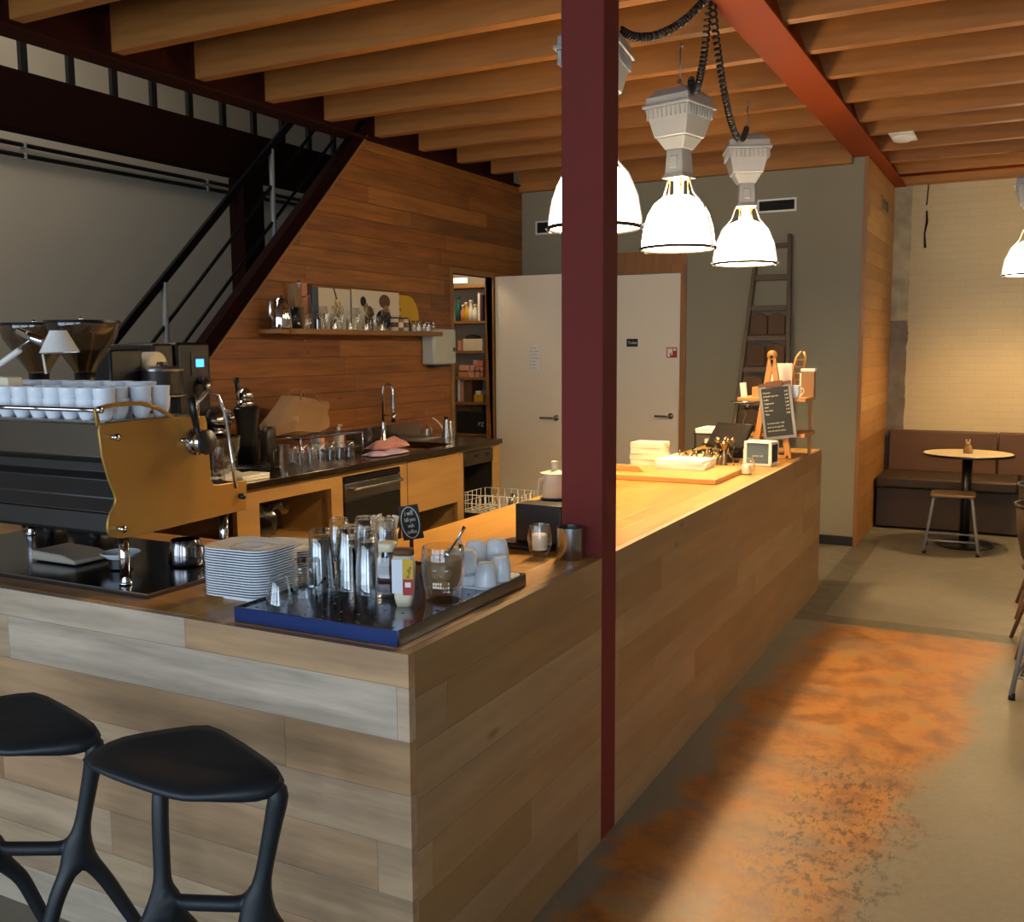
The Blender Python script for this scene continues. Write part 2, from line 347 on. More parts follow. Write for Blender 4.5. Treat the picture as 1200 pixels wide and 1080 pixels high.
# street side wall with the big windows the daylight comes through
b=B(); b.box(-6.2,3.5,-3.2,-3.1,0,.35).box(-6.2,3.5,-3.2,-3.1,2.75,5)
for x0,x1 in ((-6.2,-5.6),(-3.0,-2.8),(-.2,.2),(3.0,3.5)): b.box(x0,x1,-3.2,-3.1,.35,2.75)
struct('wall_street',b,'plaster')
for i,(x0,x1) in enumerate(((-5.6,-3.0),(-2.8,-.2),(.2,3.0))):
    w=B().box(x0,x1,-3.19,-3.12,.35,.41).box(x0,x1,-3.19,-3.12,2.69,2.75).box(x0,x0+.06,-3.19,-3.12,.41,2.69).box(x1-.06,x1,-3.19,-3.12,.41,2.69).box((x0+x1)/2-.03,(x0+x1)/2+.03,-3.19,-3.12,.41,2.69)
    wo=struct('window_%d'%(i+1),w,'blackst'); B((0,0,0)).box(x0+.06,x1-.06,-3.16,-3.15,.41,2.69).out('pane','winglass',wo)
struct('ceiling',B().box(XW-.02,3.6,-3.2,10,3.27,3.4),'deck')
struct('ceiling_stairwell',B().box(-6.3,XW-.0,-3.2,10,5,5.1),'greyl')
struct('wall_mezzanine_edge',B().box(XW-.1,XW-.02,-3.2,10,3.27,5),'plaster')
# joists
ys=[4.13+.5525*k for k in range(7)]; ysl=[-2.5,-1.95,-1.4,-.85,-.29,.26,.81,1.37,1.92,2.475,3.03,3.58]+ys
yr=[4.73,5.26,5.79,6.39,6.98,7.45,8.07,8.62,9.2]; ysr=[-2.7,-2.1,-1.5,-.9,-.32,.25,.82,1.38,1.94,2.5,3.06,3.62,4.18]+yr
# no joist where the back wall stands
g='joists between the stair beam and the centre beam'
J0=B((XW+.06,0,ZC)).box(XW+.06,-1.16,-.035,.035,ZC+.004,ZC+.23).out('ceiling_joist','joist')
ysl=[y for y in ysl if y<8.0]
vis=[y for y in ysl if y>2.8]
for i,y in enumerate(ysl):
    o=J0 if i==0 else J0.copy()
    if i: COL.objects.link(o)
    o.location.y=y; o['category']='joist'; o['group']=g
    if y in vis: o['label']='orange pine ceiling joist left of the centre beam, %s counting from the grey wall'%ORD[len(vis)-1-vis.index(y)]
    else: o['label']='orange pine ceiling joist left of the centre beam, nearer than the picture shows'
g='joists right of the centre beam'
b=B((-1.1,0,ZC)); b.prism([(-1.055,ZC+.012),(3.5,ZC+.012),(3.5,ZC+.23),(-1.12,ZC+.23),(-1.12,ZC+.2)],'y',-.035,.035)
J1=b.out('ceiling_joist','joist'); visr=[y for y in ysr if y>4.2]
for i,y in enumerate(ysr):
    o=J1 if i==0 else J1.copy()
    if i: COL.objects.link(o)
    o.location.y=y; o['category']='joist'; o['group']=g
    if y in visr: o['label']='orange pine ceiling joist right of the centre beam, %s counting from the brick wall'%ORD[len(visr)-1-visr.index(y)]
    else: o['label']='orange pine ceiling joist right of the centre beam, nearer than the picture shows'
B((-1,9.7,3.1)).box(XB,3.5,9.62,9.79,3.03,3.22).out('wall_plate','joist',label='reddish timber wall plate along the top of the cream brick wall',cat='beam')
B((-1,9.6,3.1)).cyl((XB+.02,9.55,3.09),(3.5,9.55,3.09),.012,n=8).out('copper_pipe','redo',label='thin copper pipe running below the ceiling in front of the brick wall',cat='pipe')
B((-2.6,8.05,3.05)).box(XW+.01,-1.26,8.02,8.095,2.975,3.16).out('wall_plate','joist',label='flat timber plate along the top of the grey back wall',cat='beam')
# steel
def ibeam(x,w,y0,y1,z0,h,tf=.014,tw=.02,side=None):
    b=B((x,(y0+y1)/2,z0)); b.box(x-w/2,x+w/2,y0,y1,z0,z0+tf).box(x-w/2,x+w/2,y0,y1,z0+h-tf,z0+h).box(x-tw/2,x+tw/2,y0,y1,z0+tf,z0+h-tf); return b
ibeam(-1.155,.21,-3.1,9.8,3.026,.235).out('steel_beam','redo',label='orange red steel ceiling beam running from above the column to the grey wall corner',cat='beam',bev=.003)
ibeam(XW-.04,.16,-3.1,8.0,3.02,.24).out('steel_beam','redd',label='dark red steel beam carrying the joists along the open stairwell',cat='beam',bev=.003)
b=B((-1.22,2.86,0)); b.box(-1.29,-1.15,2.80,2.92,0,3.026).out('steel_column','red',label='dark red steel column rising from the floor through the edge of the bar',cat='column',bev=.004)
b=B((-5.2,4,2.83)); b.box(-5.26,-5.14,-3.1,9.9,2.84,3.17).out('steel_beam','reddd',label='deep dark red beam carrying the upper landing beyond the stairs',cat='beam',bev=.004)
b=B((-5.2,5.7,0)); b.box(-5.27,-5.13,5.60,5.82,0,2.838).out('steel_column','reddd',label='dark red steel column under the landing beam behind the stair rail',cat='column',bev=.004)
# balusters of the landing
rt=T('landing_balustrade','black steel balustrade of flat posts standing on the dark landing beam','balustrade',(-5.2,3.9,3.17))
for k in range(-6,12):
    y=3.585+k*.3185; B(rt.location).box(-5.215,-5.185,y-.022,y+.022,3.171,4.1).out('post','blackst',rt)
B(rt.location).box(-5.23,-5.17,1.5,7.3,4.1,4.13).out('handrail','blackst',rt)
# service pipes on the stairwell wall
for k,dz in enumerate((0,-.055)):
    y0,y1=-1,9.8
    p0=at(0,165+k*13,'x',-6.18); p1=at(262,217+k*8,'x',-6.18); sl=(p1.z-p0.z)/(p1.y-p0.y)
    b=B((-6.18,4,p0.z)); b.cyl((-6.17,y0,p0.z+sl*(y0-p0.y)),(-6.17,y1,p0.z+sl*(y1-p0.y)),.016,n=8)
    o=b.out('conduit_pipe','black',label=('upper' if k==0 else 'lower')+' of two thin black pipes along the grey stairwell wall',cat='pipe')
    for y in (4.6,6.3,8.0): B((-6.18,4,p0.z)).box(-6.2,-6.15,y-.008,y+.008,p0.z+sl*(y-p0.y)-.02,p0.z+sl*(y-p0.y)+.02).out('clip','greysteel',o)
# ------------------------------------------------------------------ stair
XS=-5.0
def sl(y,d=0): return up(y)+d
B((XW,4,1)).prism([(2.56,.0),(5.72,sl(5.72)),(5.72,sl(5.72,.115)),(5.60,sl(5.60,.115)),(2.43,0)],'x',XW-.06,XW+.012).out('parapet_cap','reddd',label='dark red sloping steel edge capping the wood lined wall beside the stairs',cat='edge')
B((XW,4,1)).prism([(2.57,-.0),(5.72,sl(5.72)),(5.72,sl(5.72,.012)),(2.56,.0)],'x',XW+.0125,XW+.022).out('edge_strip','shelfw',label='thin light timber strip along the sloping edge of the wood wall',cat='trim')
rt=T('staircase','dark steel staircase rising behind the wood lined wall with three sloping rails','staircase',(-4.6,4.5,0)); o=rt.location
def rl(y,k): return (1.76+(y-4.39)*.95, 1.78+(y-4.72)*.965, 1.78+(y-4.99)*.965)[k]
def tl(y): return rl(y,0)-.93
b=B(o); b.prism([(3.55,0.02),(6.9,tl(6.9)),(6.9,tl(6.9)-.2),(3.72,0.0)],'x',XS-.02,XS+.02); b.out('stringer','redd',rt)
b=B(o); b.prism([(3.55,0.02),(6.9,tl(6.9)),(6.9,tl(6.9)-.2),(3.72,0.0)],'x',XW-.12,XW-.09); b.out('stringer','redd',rt)
for k in range(16):
    z=.2*(k+1)-.03; y=4.39+(z+.93-1.76)/.95
    B(o).box(XS+.02,XW-.12,y-.13,y+.12,z-.03,z).out('tread','blackst',rt)
B(o).beam((XS,3.4,rl(3.4,0)),(XS,6.05,rl(6.05,0)),.03,.05).out('handrail','blackst',rt)
for k in (1,2): B(o).tube([(XS,3.6,rl(3.6,k)),(XS,6.5,rl(6.5,k))],.013,8).out('rail','blackst',rt)
for y in (4.69,5.77): B(o).cyl((XS,y,tl(y)),(XS,y,rl(y,0)-.02),.021,n=10).out('post','greysteel',rt)
# ------------------------------------------------------------------ doors, signs, vents
d=struct('door_1',B((DX0,YB,0)).box(DX0+.004,DX1-.006,YB+.01,YB+.05,.01,2.21),'door',bev=.002)
def lever(par,o,x,y,z,sgn):
    B(o).cyl((x,y,z),(x,y-.008,z),.026,n=20).cyl((x,y-.008,z),(x,y-.045,z),.009,n=10).tube([(x,y-.045,z),(x+sgn*.02,y-.05,z),(x+sgn*.13,y-.05,z)],.0095,8).out('handle','steel',par)
lever(d,d.location,-2.70,YB+.01,1.0,-1)
s=B((DX0,YB,0)).box(-3.108,-3.005,YB+.006,YB+.0095,1.595,1.663).out('toilet_sign','slate',d)
text('Toilet',.036,'chalk',d,Matrix.Translation((-3.097-DX0,.0052,1.617))@Matrix.Rotation(PI/2,4,'X'))
s=B((DX0,YB,0)).box(-2.742,-2.65,YB+.006,YB+.0095,1.499,1.586).out('fire_hose_sign','redp',d)
B((DX0,YB,0)).box(-2.734,-2.69,YB+.004,YB+.0062,1.54,1.578).box(-2.734,-2.712,YB+.004,YB+.0062,1.507,1.54).box(-2.684,-2.658,YB+.004,YB+.0062,1.558,1.578).box(-2.70,-2.69,YB+.004,YB+.0062,1.52,1.54).out('pictogram','paper',d)
yd=7.56
d=struct('door_2',B((XW+.02,yd,0)).box(XW+.02,XW+.66,yd-.02,yd+.02,.01,2.20),'door',bev=.002)
lever(d,d.location,XW+.60,yd-.02,1.0,-1)
B(d.location).box(-3.775,-3.665,yd-.0225,yd-.0205,1.40,1.61).out('notice_sheet','paper',d)
for k,l in enumerate(('Opening list','Mon  clean shelf','Tue  fill stock','Wed  milk order','Thu  beans','Fri  glasses','Sat  close up')):
    text(l,.013,'machd',d,Matrix.Translation((-3.768-XW-.02,-.0232,1.585-k*.028))@Matrix.Rotation(PI/2,4,'X'),ext=.0002)
# pantry door frame
struct('trim_3',B().box(XW-.07,XW+.012,6.815,6.86,0,2.235).box(XW-.07,XW+.012,7.52,7.575,0,2.235).box(XW-.07,XW+.012,6.86,7.52,2.19,2.235),'shelfw',bev=.002)
def vent(x0,x1,z0,z1,lab):
    rt=T('air_vent',lab,'vent',((x0+x1)/2,YB,z0)); o=rt.location; f=.014
    B(o).box(x0,x1,YB-.012,YB,z0,z0+f).box(x0,x1,YB-.012,YB,z1-f,z1).box(x0,x0+f,YB-.012,YB,z0+f,z1-f).box(x1-f,x1,YB-.012,YB,z0+f,z1-f).out('frame','whitep',rt)
    B(o).box(x0+f,x1-f,YB-.003,YB,z0+f,z1-f).out('backing','dark',rt)
    for k in range(1,5):
        z=z0+f+(z1-z0-2*f)*k/5; B(o).beam(((x0+f),YB-.007,z),((x1-f),YB-.007,z),.001,.008,up=(0,-1,.8)).out('slat','machd',rt)
vent(-1.99,-1.68,2.655,2.76,'white framed air vent with dark slats high on grey wall beside the ladder')
vent(-3.98,-3.70,2.60,2.72,'air vent with dark slats high on grey wall left of the red column')
rt=T('air_vent','small wood framed air vent on the narrow wood lined side wall','vent',(XB,9.12,2.72)); o=rt.location
B(o).box(XB,XB+.01,8.92,9.33,2.72,2.74).box(XB,XB+.01,8.92,9.33,2.83,2.85).box(XB,XB+.01,8.92,8.94,2.74,2.83).box(XB,XB+.01,9.31,9.33,2.74,2.83).out('frame','shelfw',rt)
B(o).box(XB,XB+.004,8.94,9.31,2.74,2.83).out('backing','machd',rt)
b=B((-.85,7.6,3.03)); b.lathe([(0,-.035),(.05,-.03),(.075,-.012),(.08,.0)],(-.85,7.6,3.045),20); b.box(-.93,-.77,7.44,7.76,3.045,3.051); b.out('smoke_detector','whitep',label='white oval smoke detector under the joists near the brick wall',cat='detector')
b=B((-.87,9.79,2.4)); b.tube([(-.872,9.797,3.11),(-.868,9.797,3.0),(-.876,9.797,2.85)],.006,5).tube([(-.872,9.796,2.80),(-.868,9.796,2.7),(-.884,9.796,2.6),(-.875,9.796,2.47)],[.008,.012,.007,.012],5)
b.out('cable_stub','black',label='dark broken cable stub running down the cream brick wall',cat='cable')
# ------------------------------------------------------------------ lights
def light(kind,name,loc,e,col,**k):
    l=bpy.data.lights.new(name,kind); l.energy=e; l.color=col
    for a,b_ in k.items(): setattr(l,a,b_)
    o=bpy.data.objects.new(name,l); COL.objects.link(o); o.location=loc; return o
WARM=(1,.66,.29)
def pendant(x,y,zr,rz,label,top=3.04,en=52):
    rt=T('pendant_lamp',label,'lamp',(x,y,zr),rz,'industrial pendant lamps'); o=(0,0,0)
    B(o).lathe([(.180,.0),(.178,.03),(.168,.10),(.148,.165),(.118,.215),(.085,.24),(.058,.252),(.055,.252),(.08,.232),(.113,.208),(.143,.16),(.163,.098),(.173,.03),(.175,.0)],n=48,closed=True).out('reflector','shade',rt,ang=80)
    B(o).tube([(.183*math.cos(2*PI*i/40),.183*math.sin(2*PI*i/40),.0) for i in range(40)],.008,6,closed=True).out('rim_ring','machd',rt)
    for s_ in (-1,1):
        B(o).tube([(s_*.19,0,-.004),(s_*.187,0,.04),(s_*.172,0,.12),(s_*.135,0,.205),(s_*.085,0,.262),(s_*.06,0,.335)],.0055,6).tube([(s_*.185,-.012,-.01),(s_*.2,0,.006),(s_*.185,.012,-.01)],.005,5).out('yoke_arm','lamp',rt)
    B(o).cyl((0,0,.205),(0,0,.33),.022,n=12).ball((0,0,.17),.04,12,8,(1,1,1.4)).out('bulb','bulb',rt)
    for k in range(4):
        a=PI/4+k*PI/2; B(o).tube([(.05*math.cos(a),.05*math.sin(a),.25),(.045*math.cos(a),.045*math.sin(a),.345)],.005,6).out('cage_rod','bronze',rt)
    b=B(o); q=PI/4
    def sq(w0,w1,z0,z1): b.prism([(-1,-1)],'z',0,0) if False else b.add([(i*w/2,j*w/2,z) for w,z in ((w0,z0),(w1,z1)) for i,j in ((-1,-1),(1,-1),(1,1),(-1,1))],[(3,2,1,0),(4,5,6,7),(0,1,5,4),(1,2,6,5),(2,3,7,6),(3,0,4,7)])
    sq(.125,.10,.335,.36); sq(.10,.088,.36,.47); b.box(-.022,.022,-.053,-.044,.38,.44); b.out('neck','lamp',rt,bev=.006)
    b=B(o); sq(.10,.165,.47,.525); sq(.175,.245,.525,.66); b.out('ballast_box','lamp',rt,bev=.006)
    b=B(o)
    sq(.262,.262,.66,.675); sq(.238,.235,.675,.71); sq(.235,.15,.71,.75)
    for k in range(-4,5):
        for s_ in (-1,1): b.box(s_*.118-.005,s_*.118+.005,k*.025-.003,k*.025+.003,.61,.66); b.box(k*.025-.003,k*.025+.003,s_*.118-.005,s_*.118+.005,.61,.66)
    b.out('box_lid','lamp',rt,bev=.005)
    b=B(o); b.tube([(0,0,.745),(0,.02,.765),(0,.018,.79),(0,0,.80),(0,-.016,.785)],.006,6); b.tube([(0,0,.80),(0,0,top-zr-.03)],.0035,6); b.tube([(0,0,top-zr-.03),(.012,0,top-zr-.02),(.0,0,top-zr)],.005,6); b.out('hanging_hook','wire',rt)
    l=light('POINT','lamp_light',(x,y,zr+.10),en,WARM,shadow_soft_size=.05)
    return rt
LP=[(-1.55,3.68),(-1.55,4.735),(-1.55,6.02)]
pendant(*LP[0],2.055,R(8),'glowing industrial pendant lamp half hidden behind the red column')
pendant(*LP[1],2.065,R(-14),'glowing industrial pendant lamp in the middle of the three over the bar')
pendant(*LP[2],2.085,R(22),'glowing industrial pendant lamp hanging in front of the ladder, farthest over the bar')
pendant(-.02,8.6,2.12,R(0),'glowing industrial pendant lamp at right edge over the bistro table',en=50)
pendant(1.0,5.2,2.12,R(0),'added unseen industrial pendant lamp over the right hand seating, outside the picture',en=22)  # extra unseen pendant, added for warm light on the right-hand floor
# coiled cords
def coil(a,b_,sag,turns,lab,tail=None):
    a=Vector(a); b_=Vector(b_); c1=a.lerp(b_,.25)+Vector((0,0,-sag)); c2=a.lerp(b_,.75)+Vector((0,0,-sag*1.1))
    n=turns*9; base=bez(a,c1,c2,b_,n); P=[]
    for i,p in enumerate(base):
        t=(base[min(i+1,n)]-base[max(i-1,0)]).normalized(); u=t.cross(Vector((1,0,.2))).normalized(); w=t.cross(u)
        an=2*PI*i/9; P.append(p+(u*math.cos(an)+w*math.sin(an))*.013)
    B(a).tube(P,.0052,5).out('coiled_cord','cord',label=lab,cat='cord',group='coiled lamp cords')
S0=(-1.235,4.13,3.03)
coil(S0,(LP[0][0]+.1,LP[0][1]+.02,2.80),.10,34,'black coiled cord swooping left from beam to the lamp behind the column')
coil((-1.25,4.2,3.03),(LP[1][0]+.06,LP[1][1]-.02,2.86),.22,34,'black coiled cord dropping steeply from beam to the middle bar lamp')
coil((-1.25,4.24,3.03),(LP[2][0]+.0,LP[2][1]-.02,2.88),.30,50,'black coiled cord hanging in a long loop to the farthest bar lamp')
# daylight entering by the street windows
for x0,x1 in ((-5.6,-3.0),(-2.8,-.2),(.2,3.0)):
    l=light('AREA','window_daylight',((x0+x1)/2,-3.08,1.55),(62 if x1<2 else 80),(.66,.82,1.0),shape='RECTANGLE',size=2.5,size_y=2.3); l.rotation_euler=(R(90),0,0)
l=light('AREA','stairwell_daylight',(-5.2,2.5,4.9),75,(1,.93,.82),shape='RECTANGLE',size=1.4,size_y=4); 
w=bpy.data.worlds.new('world'); SC.world=w; w.use_nodes=True; w.node_tree.nodes['Background'].inputs[0].default_value=(.55,.7,1,1); w.node_tree.nodes['Background'].inputs[1].default_value=.4
SC.view_settings.view_transform='Standard'; SC.view_settings.look='None'; SC.view_settings.gamma=1; SC.view_settings.use_curve_mapping=False; SC.view_settings.exposure=0.45
# ================================================================== THE BAR
rt=T('bar_counter','long oak clad bar counter turning a corner in front of the column','counter',(-1.5,3,0)); o=rt.location
b=B(o)
b.box(-1.175,-1.15,1.7355,2.798,0,.9295); b.box(-1.175,-1.15,2.922,6.5,0,.9295); b.out('side_panel','bar_y',rt)
B(o).box(-3.6,-1.15,1.7105,1.735,0,.9295).out('front_panel','bar_x',rt)
B(o).box(-1.9,-1.1755,6.475,6.5,0,.905).out('end_panel','bar_x',rt)
B(o).box(-1.9,-1.875,2.5,6.474,.05,.9).box(-3.6,-1.9005,2.475,2.5,.05,.9).out('inner_panel','cab',rt)
B(o).prism([(-1.9,1.7355),(-1.1755,1.7355),(-1.1755,2.798),(-1.292,2.798),(-1.292,2.922),(-1.1755,2.922),(-1.1755,6.474),(-1.9,6.474)],'z',.9055,.93).out('countertop','bar_top',rt)
B(o).prism([(-3.6,1.7355),(-1.9005,1.7355),(-1.9005,2.5),(-3.6,2.5)],'z',.9055,.93).out('return_top','bar_topx',rt)
# ================================================================== WALL COUNTER WITH SINK
ZS=.93; XF=-3.42; Y0,Y1=2.75,6.33
def fy(px,X=XF,py=570): return at(px,py,'x',X).y
oy0,oy1=fy(303),fy(388); vy0,vy1=fy(402,py=590),fy(469); gy0,gy1=fy(477),fy(536,py=555); wy0,wy1=fy(543,py=555),fy(577)
rt=T('sink_cabinet','oak cabinet run with open bays along the wood wall','cabinet',(-3.8,4.5,0)); o=rt.location
b=B(o); zt=.895
z1=.80
def post(y0,y1,z0=0,z1=zt): b.box(XF-.03,XF,y0,y1,z0,z1)
b.box(XF-.03,XF,Y0,vy0,at(345,581,'x',XF).z,zt); 
post(Y0,Y0+.05,0,.75)
for ya,yb in ((oy0-.16,oy0),(oy1,vy0)): post(ya,yb,0,at(345,581,'x',XF).z)
b.box(XF-.03,XF,vy0,vy1,.865,zt); post(vy1,gy0); post(gy1,wy0); post(wy1,Y1); b.box(XF-.03,XF,wy0,wy1,.875,zt); b.box(XF-.03,XF,gy0,gy1,.885,zt)
b.out('face_frame','cab',rt)
for ya_ in (Y1-.025,oy1+.02,vy1+.01,gy1+.01,Y0): B(o).box(XW+.02,XF-.031,ya_,ya_+.02,0,zt).out('divider','cab',rt)
B(o).box(XW+.005,XW+.02,Y0,Y1,0,zt).out('back_panel','cab',rt); B(o).box(XW+.0205,XF-.031,Y0+.0205,oy1+.0195,.54,.56).out('inner_shelf','cab',rt)
zb=at(535,588,'x',XF).z
B(o).box(XF-.02,XF+.004,gy0+.004,gy1-.004,zb,.882).out('drawer_front','cab',rt,bev=.002)
rt2=T('steel_worktop','stainless steel worktop with sunken sink along the wood wall','worktop',(-3.8,4.5,ZS)); o=rt2.location
sy0,sy1=5.05,5.85
b=B(o); xa,xb=-3.98,-3.50
b.box(XW+.002,XF+.03,Y0,sy0,zt,ZS).box(XW+.002,XF+.03,sy1,Y1,zt,ZS).box(XW+.002,xa,sy0,sy1,zt,ZS).box(xb,XF+.03,sy0,sy1,zt,ZS); b.out('top','steelf',rt2,bev=.002)
b=B(o); 
for bx in ((xa,xb,sy0,sy1,.72,.73),(xa,xa+.01,sy0,sy1,.73,zt),(xb-.01,xb,sy0,sy1,.73,zt),(xa,xb,sy0,sy0+.01,.73,zt),(xa,xb,sy1-.01,sy1,.73,zt)): b.box(*bx)
b.out('sink_basin','steelf',rt2)
B(o).box(XW+.001,XW+.016,at(405,520,'x',XW).y,Y1,ZS,1.035).out('splashback','steelf',rt2)
rt=T('oven','built in oven with steel bar handle beneath the steel worktop','oven',(-3.5,(vy0+vy1)/2,.1)); o=rt.location
B(o).box(XF-.5,XF-.012,vy0+.005,vy1-.005,.12,.862).out('housing','machd',rt)
B(o).box(XF-.012,XF+.008,vy0+.01,vy1-.01,.83,.858).out('control_strip','black',rt)
B(o).box(XF-.012,XF+.012,vy0+.012,vy1-.012,.725,.822).out('door_top','steel',rt,bev=.002)
B(o).box(XF-.012,XF+.010,vy0+.012,vy1-.012,.15,.72).out('door_glass','black',rt,bev=.002)
B(o).tube([(XF+.012,vy0+.05,.79),(XF+.05,vy0+.05,.79),(XF+.05,vy1-.05,.79),(XF+.012,vy1-.05,.79)],.010,8).out('handle','steel',rt)
rt=T('dishwasher','open dishwasher with steel control panel at the end of the cabinets','dishwasher',(-3.6,(wy0+wy1)/2,.1)); o=rt.location
B(o).box(XF-.03,XF+.01,wy0+.004,wy1-.004,.775,.872).out('control_panel','steelf',rt,bev=.002)
for k in (.35,.72): B(o).box(XF+.01,XF+.0115,wy0+(wy1-wy0)*k,wy0+(wy1-wy0)*k+.05,.825,.845).out('display','black',rt)
B(o).box(XF-.5,XF-.49,wy0+.005,wy1-.005,.12,.772).box(XF-.49,XF,wy0+.004,wy0+.012,.12,.772).box(XF-.49,XF,wy1-.012,wy1-.004,.12,.772).box(XF-.49,XF,wy0+.012,wy1-.012,.12,.13).out('tub','machd',rt)
B(o).box(XF,XF+.006,wy1-.02,wy1-.006,.14,.772).out('seal','steel',rt)
B(o).box(XF-.0,XF+.42,wy0+.0,wy1-.01,.36,.40).out('door','steel',rt,bev=.004)
rk=T('dish_rack','white wire dishwasher basket pulled out beyond the cabinet end','rack',(XF+.2,(wy0+wy1)/2,.44)); o=rk.location
b=B(o); x0,x1,y0,y1=XF-.05,XF+.38,wy0+.02,wy1-.02; r=.0035
for z in (.46,.52,.58): b.tube([(x0,y0,z),(x1,y0,z),(x1,y1,z),(x0,y1,z)],r,5,closed=True)
for k in range(9):
    x=x0+(x1-x0)*k/8; b.tube([(x,y0,.58),(x,y0,.46),(x,y1,.46),(x,y1,.58)],r*.8,5)
for k in range(7):
    y=y0+(y1-y0)*k/6; b.tube([(x0,y,.58),(x0,y,.46),(x1,y,.46),(x1,y,.58)],r*.8,5); b.tube([(x0+.1,y,.46),(x0+.1,y,.54)],r*.8,5); b.tube([(x0+.25,y,.46),(x0+.25,y,.54)],r*.8,5)
b.out('basket','whitep',rk)
B(o).box(x0+.02,x1-.02,y0+.01,y1-.01,.402,.45).out('lower_frame','machd',rk)
B((x1-.09,y0+.1,.47)).cyl((x1-.09,y0+.1,.47),(x1-.06,y0+.12,.59),.018,n=12).out('steel_cup','steel',label='small shiny steel cup standing in the white wire basket',cat='cup')
# ================================================================== STOOLS IN FRONT
def make_stool(label,loc):
    rt=T('bar_stool',label,'bar stool',loc,0,'charcoal plastic bar stools'); o=Vector((-1.47,1.40,0))
    P=[(-1.717,1.29,.757),(-1.702,1.385,.768),(-1.685,1.42,.771),(-1.57,1.525,.780),(-1.53,1.535,.781),(-1.30,1.472,.762),(-1.265,1.455,.755),(-1.252,1.42,.738),(-1.30,1.37,.742),(-1.365,1.315,.736),(-1.395,1.30,.733),(-1.46,1.292,.736),(-1.60,1.283,.750)]
    n=len(P); c=Vector((-1.49,1.39,.752)); v=[];f=[]
    for k,(s_,dz_) in enumerate(((1,0),(.97,-.022),(.5,-.034))):
        for ip,p in enumerate(P):
            q=c+(Vector(p)-c)*s_; dz=dz_*(2.3 if k==1 and ip in (5,6,7,8) else 1); v.append((q.x,q.y,(Vector(p).z if s_>.9 else c.z+(p[2]-c.z)*.5)+dz))
    v2=[]; 
    for p in P: q=c+(Vector(p)-c)*.55; v2.append((q.x,q.y,c.z+(p[2]-c.z)*.35-.004))
    k0=len(v); v+=v2; v.append(tuple(c-Vector((0,0,.006)))); v.append((c.x,c.y,c.z-.038))
    for i in range(n):
        j=(i+1)%n; f+=[(k0+i,k0+j,j,i)[::-1],(i,j,n+j,n+i)[::-1],(n+i,n+j,2*n+j,2*n+i)[::-1],(k0+n,k0+i,k0+j)[::-1],(k0+n+1,2*n+j,2*n+i)[::-1]]
    b=B(o); b.add(v,f,True); b.out('seat','stool',rt,sub=1,ang=180)
    A=Vector((-1.467,1.302,.495)); Bn=Vector((-1.322,1.41,.475))
    V=[A,Vector((-1.470,1.306,.56)),Vector((-1.476,1.312,.66)),Vector((-1.482,1.322,.728)),
       Bn,Vector((-1.309,1.420,.55)),Vector((-1.290,1.430,.65)),Vector((-1.276,1.436,.715)),Vector((-1.335,1.43,.733)),
       Vector((-1.52,1.26,.40)),Vector((-1.625,1.20,.012)),Vector((-1.452,1.37,.40)),Vector((-1.40,1.50,.012)),
       Vector((-1.34,1.36,.38)),Vector((-1.40,1.27,.012)),Vector((-1.295,1.46,.38)),Vector((-1.19,1.60,.012)),Vector((-1.445,1.318,.495)),Vector((-1.345,1.394,.477))]
    Ed=[(0,1),(1,2),(2,3),(4,5),(5,6),(6,7),(7,8),(0,17),(17,18),(18,4),(0,9),(9,10),(0,11),(11,12),(4,13),(13,14),(4,15),(15,16)]
    Rr=[.022,.018,.018,.018,.022,.018,.020,.026,.014,.019,.014,.018,.013,.019,.014,.018,.013,.017,.017]
    me=bpy.data.meshes.new('frame'); me.from_pydata([tuple(v-o) for v in V],Ed,[]); me.materials.append(M['stool'])
    fr=bpy.data.objects.new('frame',me); COL.objects.link(fr); fr.parent=rt
    sk=fr.modifiers.new('skin','SKIN'); me.skin_vertices or None
    for v_,r_ in zip(me.skin_vertices[0].data,Rr): v_.radius=(r_,r_)
    me.skin_vertices[0].data[0].use_root=True; sk.use_smooth_shade=True
    sb=fr.modifiers.new('sub','SUBSURF'); sb.levels=sb.render_levels=1
    return rt
s1=make_stool('charcoal plastic bar stool nearest the bar corner, seat fully in view',(-1.47,1.40,0))
dup(s1,(-1.985,1.375,0),R(6),'charcoal plastic bar stool cut off by the left edge of the picture')
# ================================================================== BAR CORNER: DRIP TRAY
TX0,TX1,TY0,TY1,TZ=-1.675,-1.200,1.745,2.372,.9605
rt=T('drip_tray','large polished steel drip tray on the bar corner','tray',(-1.44,2.06,.93)); o=rt.location
b=B(o); B(o).box(TX0,TX1,TY0-.001,TY0+.0038,.9305,.9658).out('front_rim','sky_reflection',rt,bev=.0012); b.box(TX0,TX1,TY1-.004,TY1,.9305,.966).box(TX0,TX0+.004,TY0+.004,TY1-.004,.9305,.966).box(TX1-.004,TX1,TY0+.004,TY1-.004,.9305,.966)
b.out('rim','traym',rt,bev=.0012)
B(o).box(TX0+.0045,TX1-.0045,TY0+.0045,TY1-.0045,.952,TZ).out('perforated_grid','traym',rt)
b=B(o)
for i in range(9):
    for j in range(11):
        x=TX0+.04+i*.05+(j%2)*.012; y=TY0+.035+j*.056; b.lathe([(0,.0004),(.0035,.0004),(.0037,.0)],(x,y,TZ),8)
h=b.out('drain_holes','dark',rt); h['kind']='stuff'
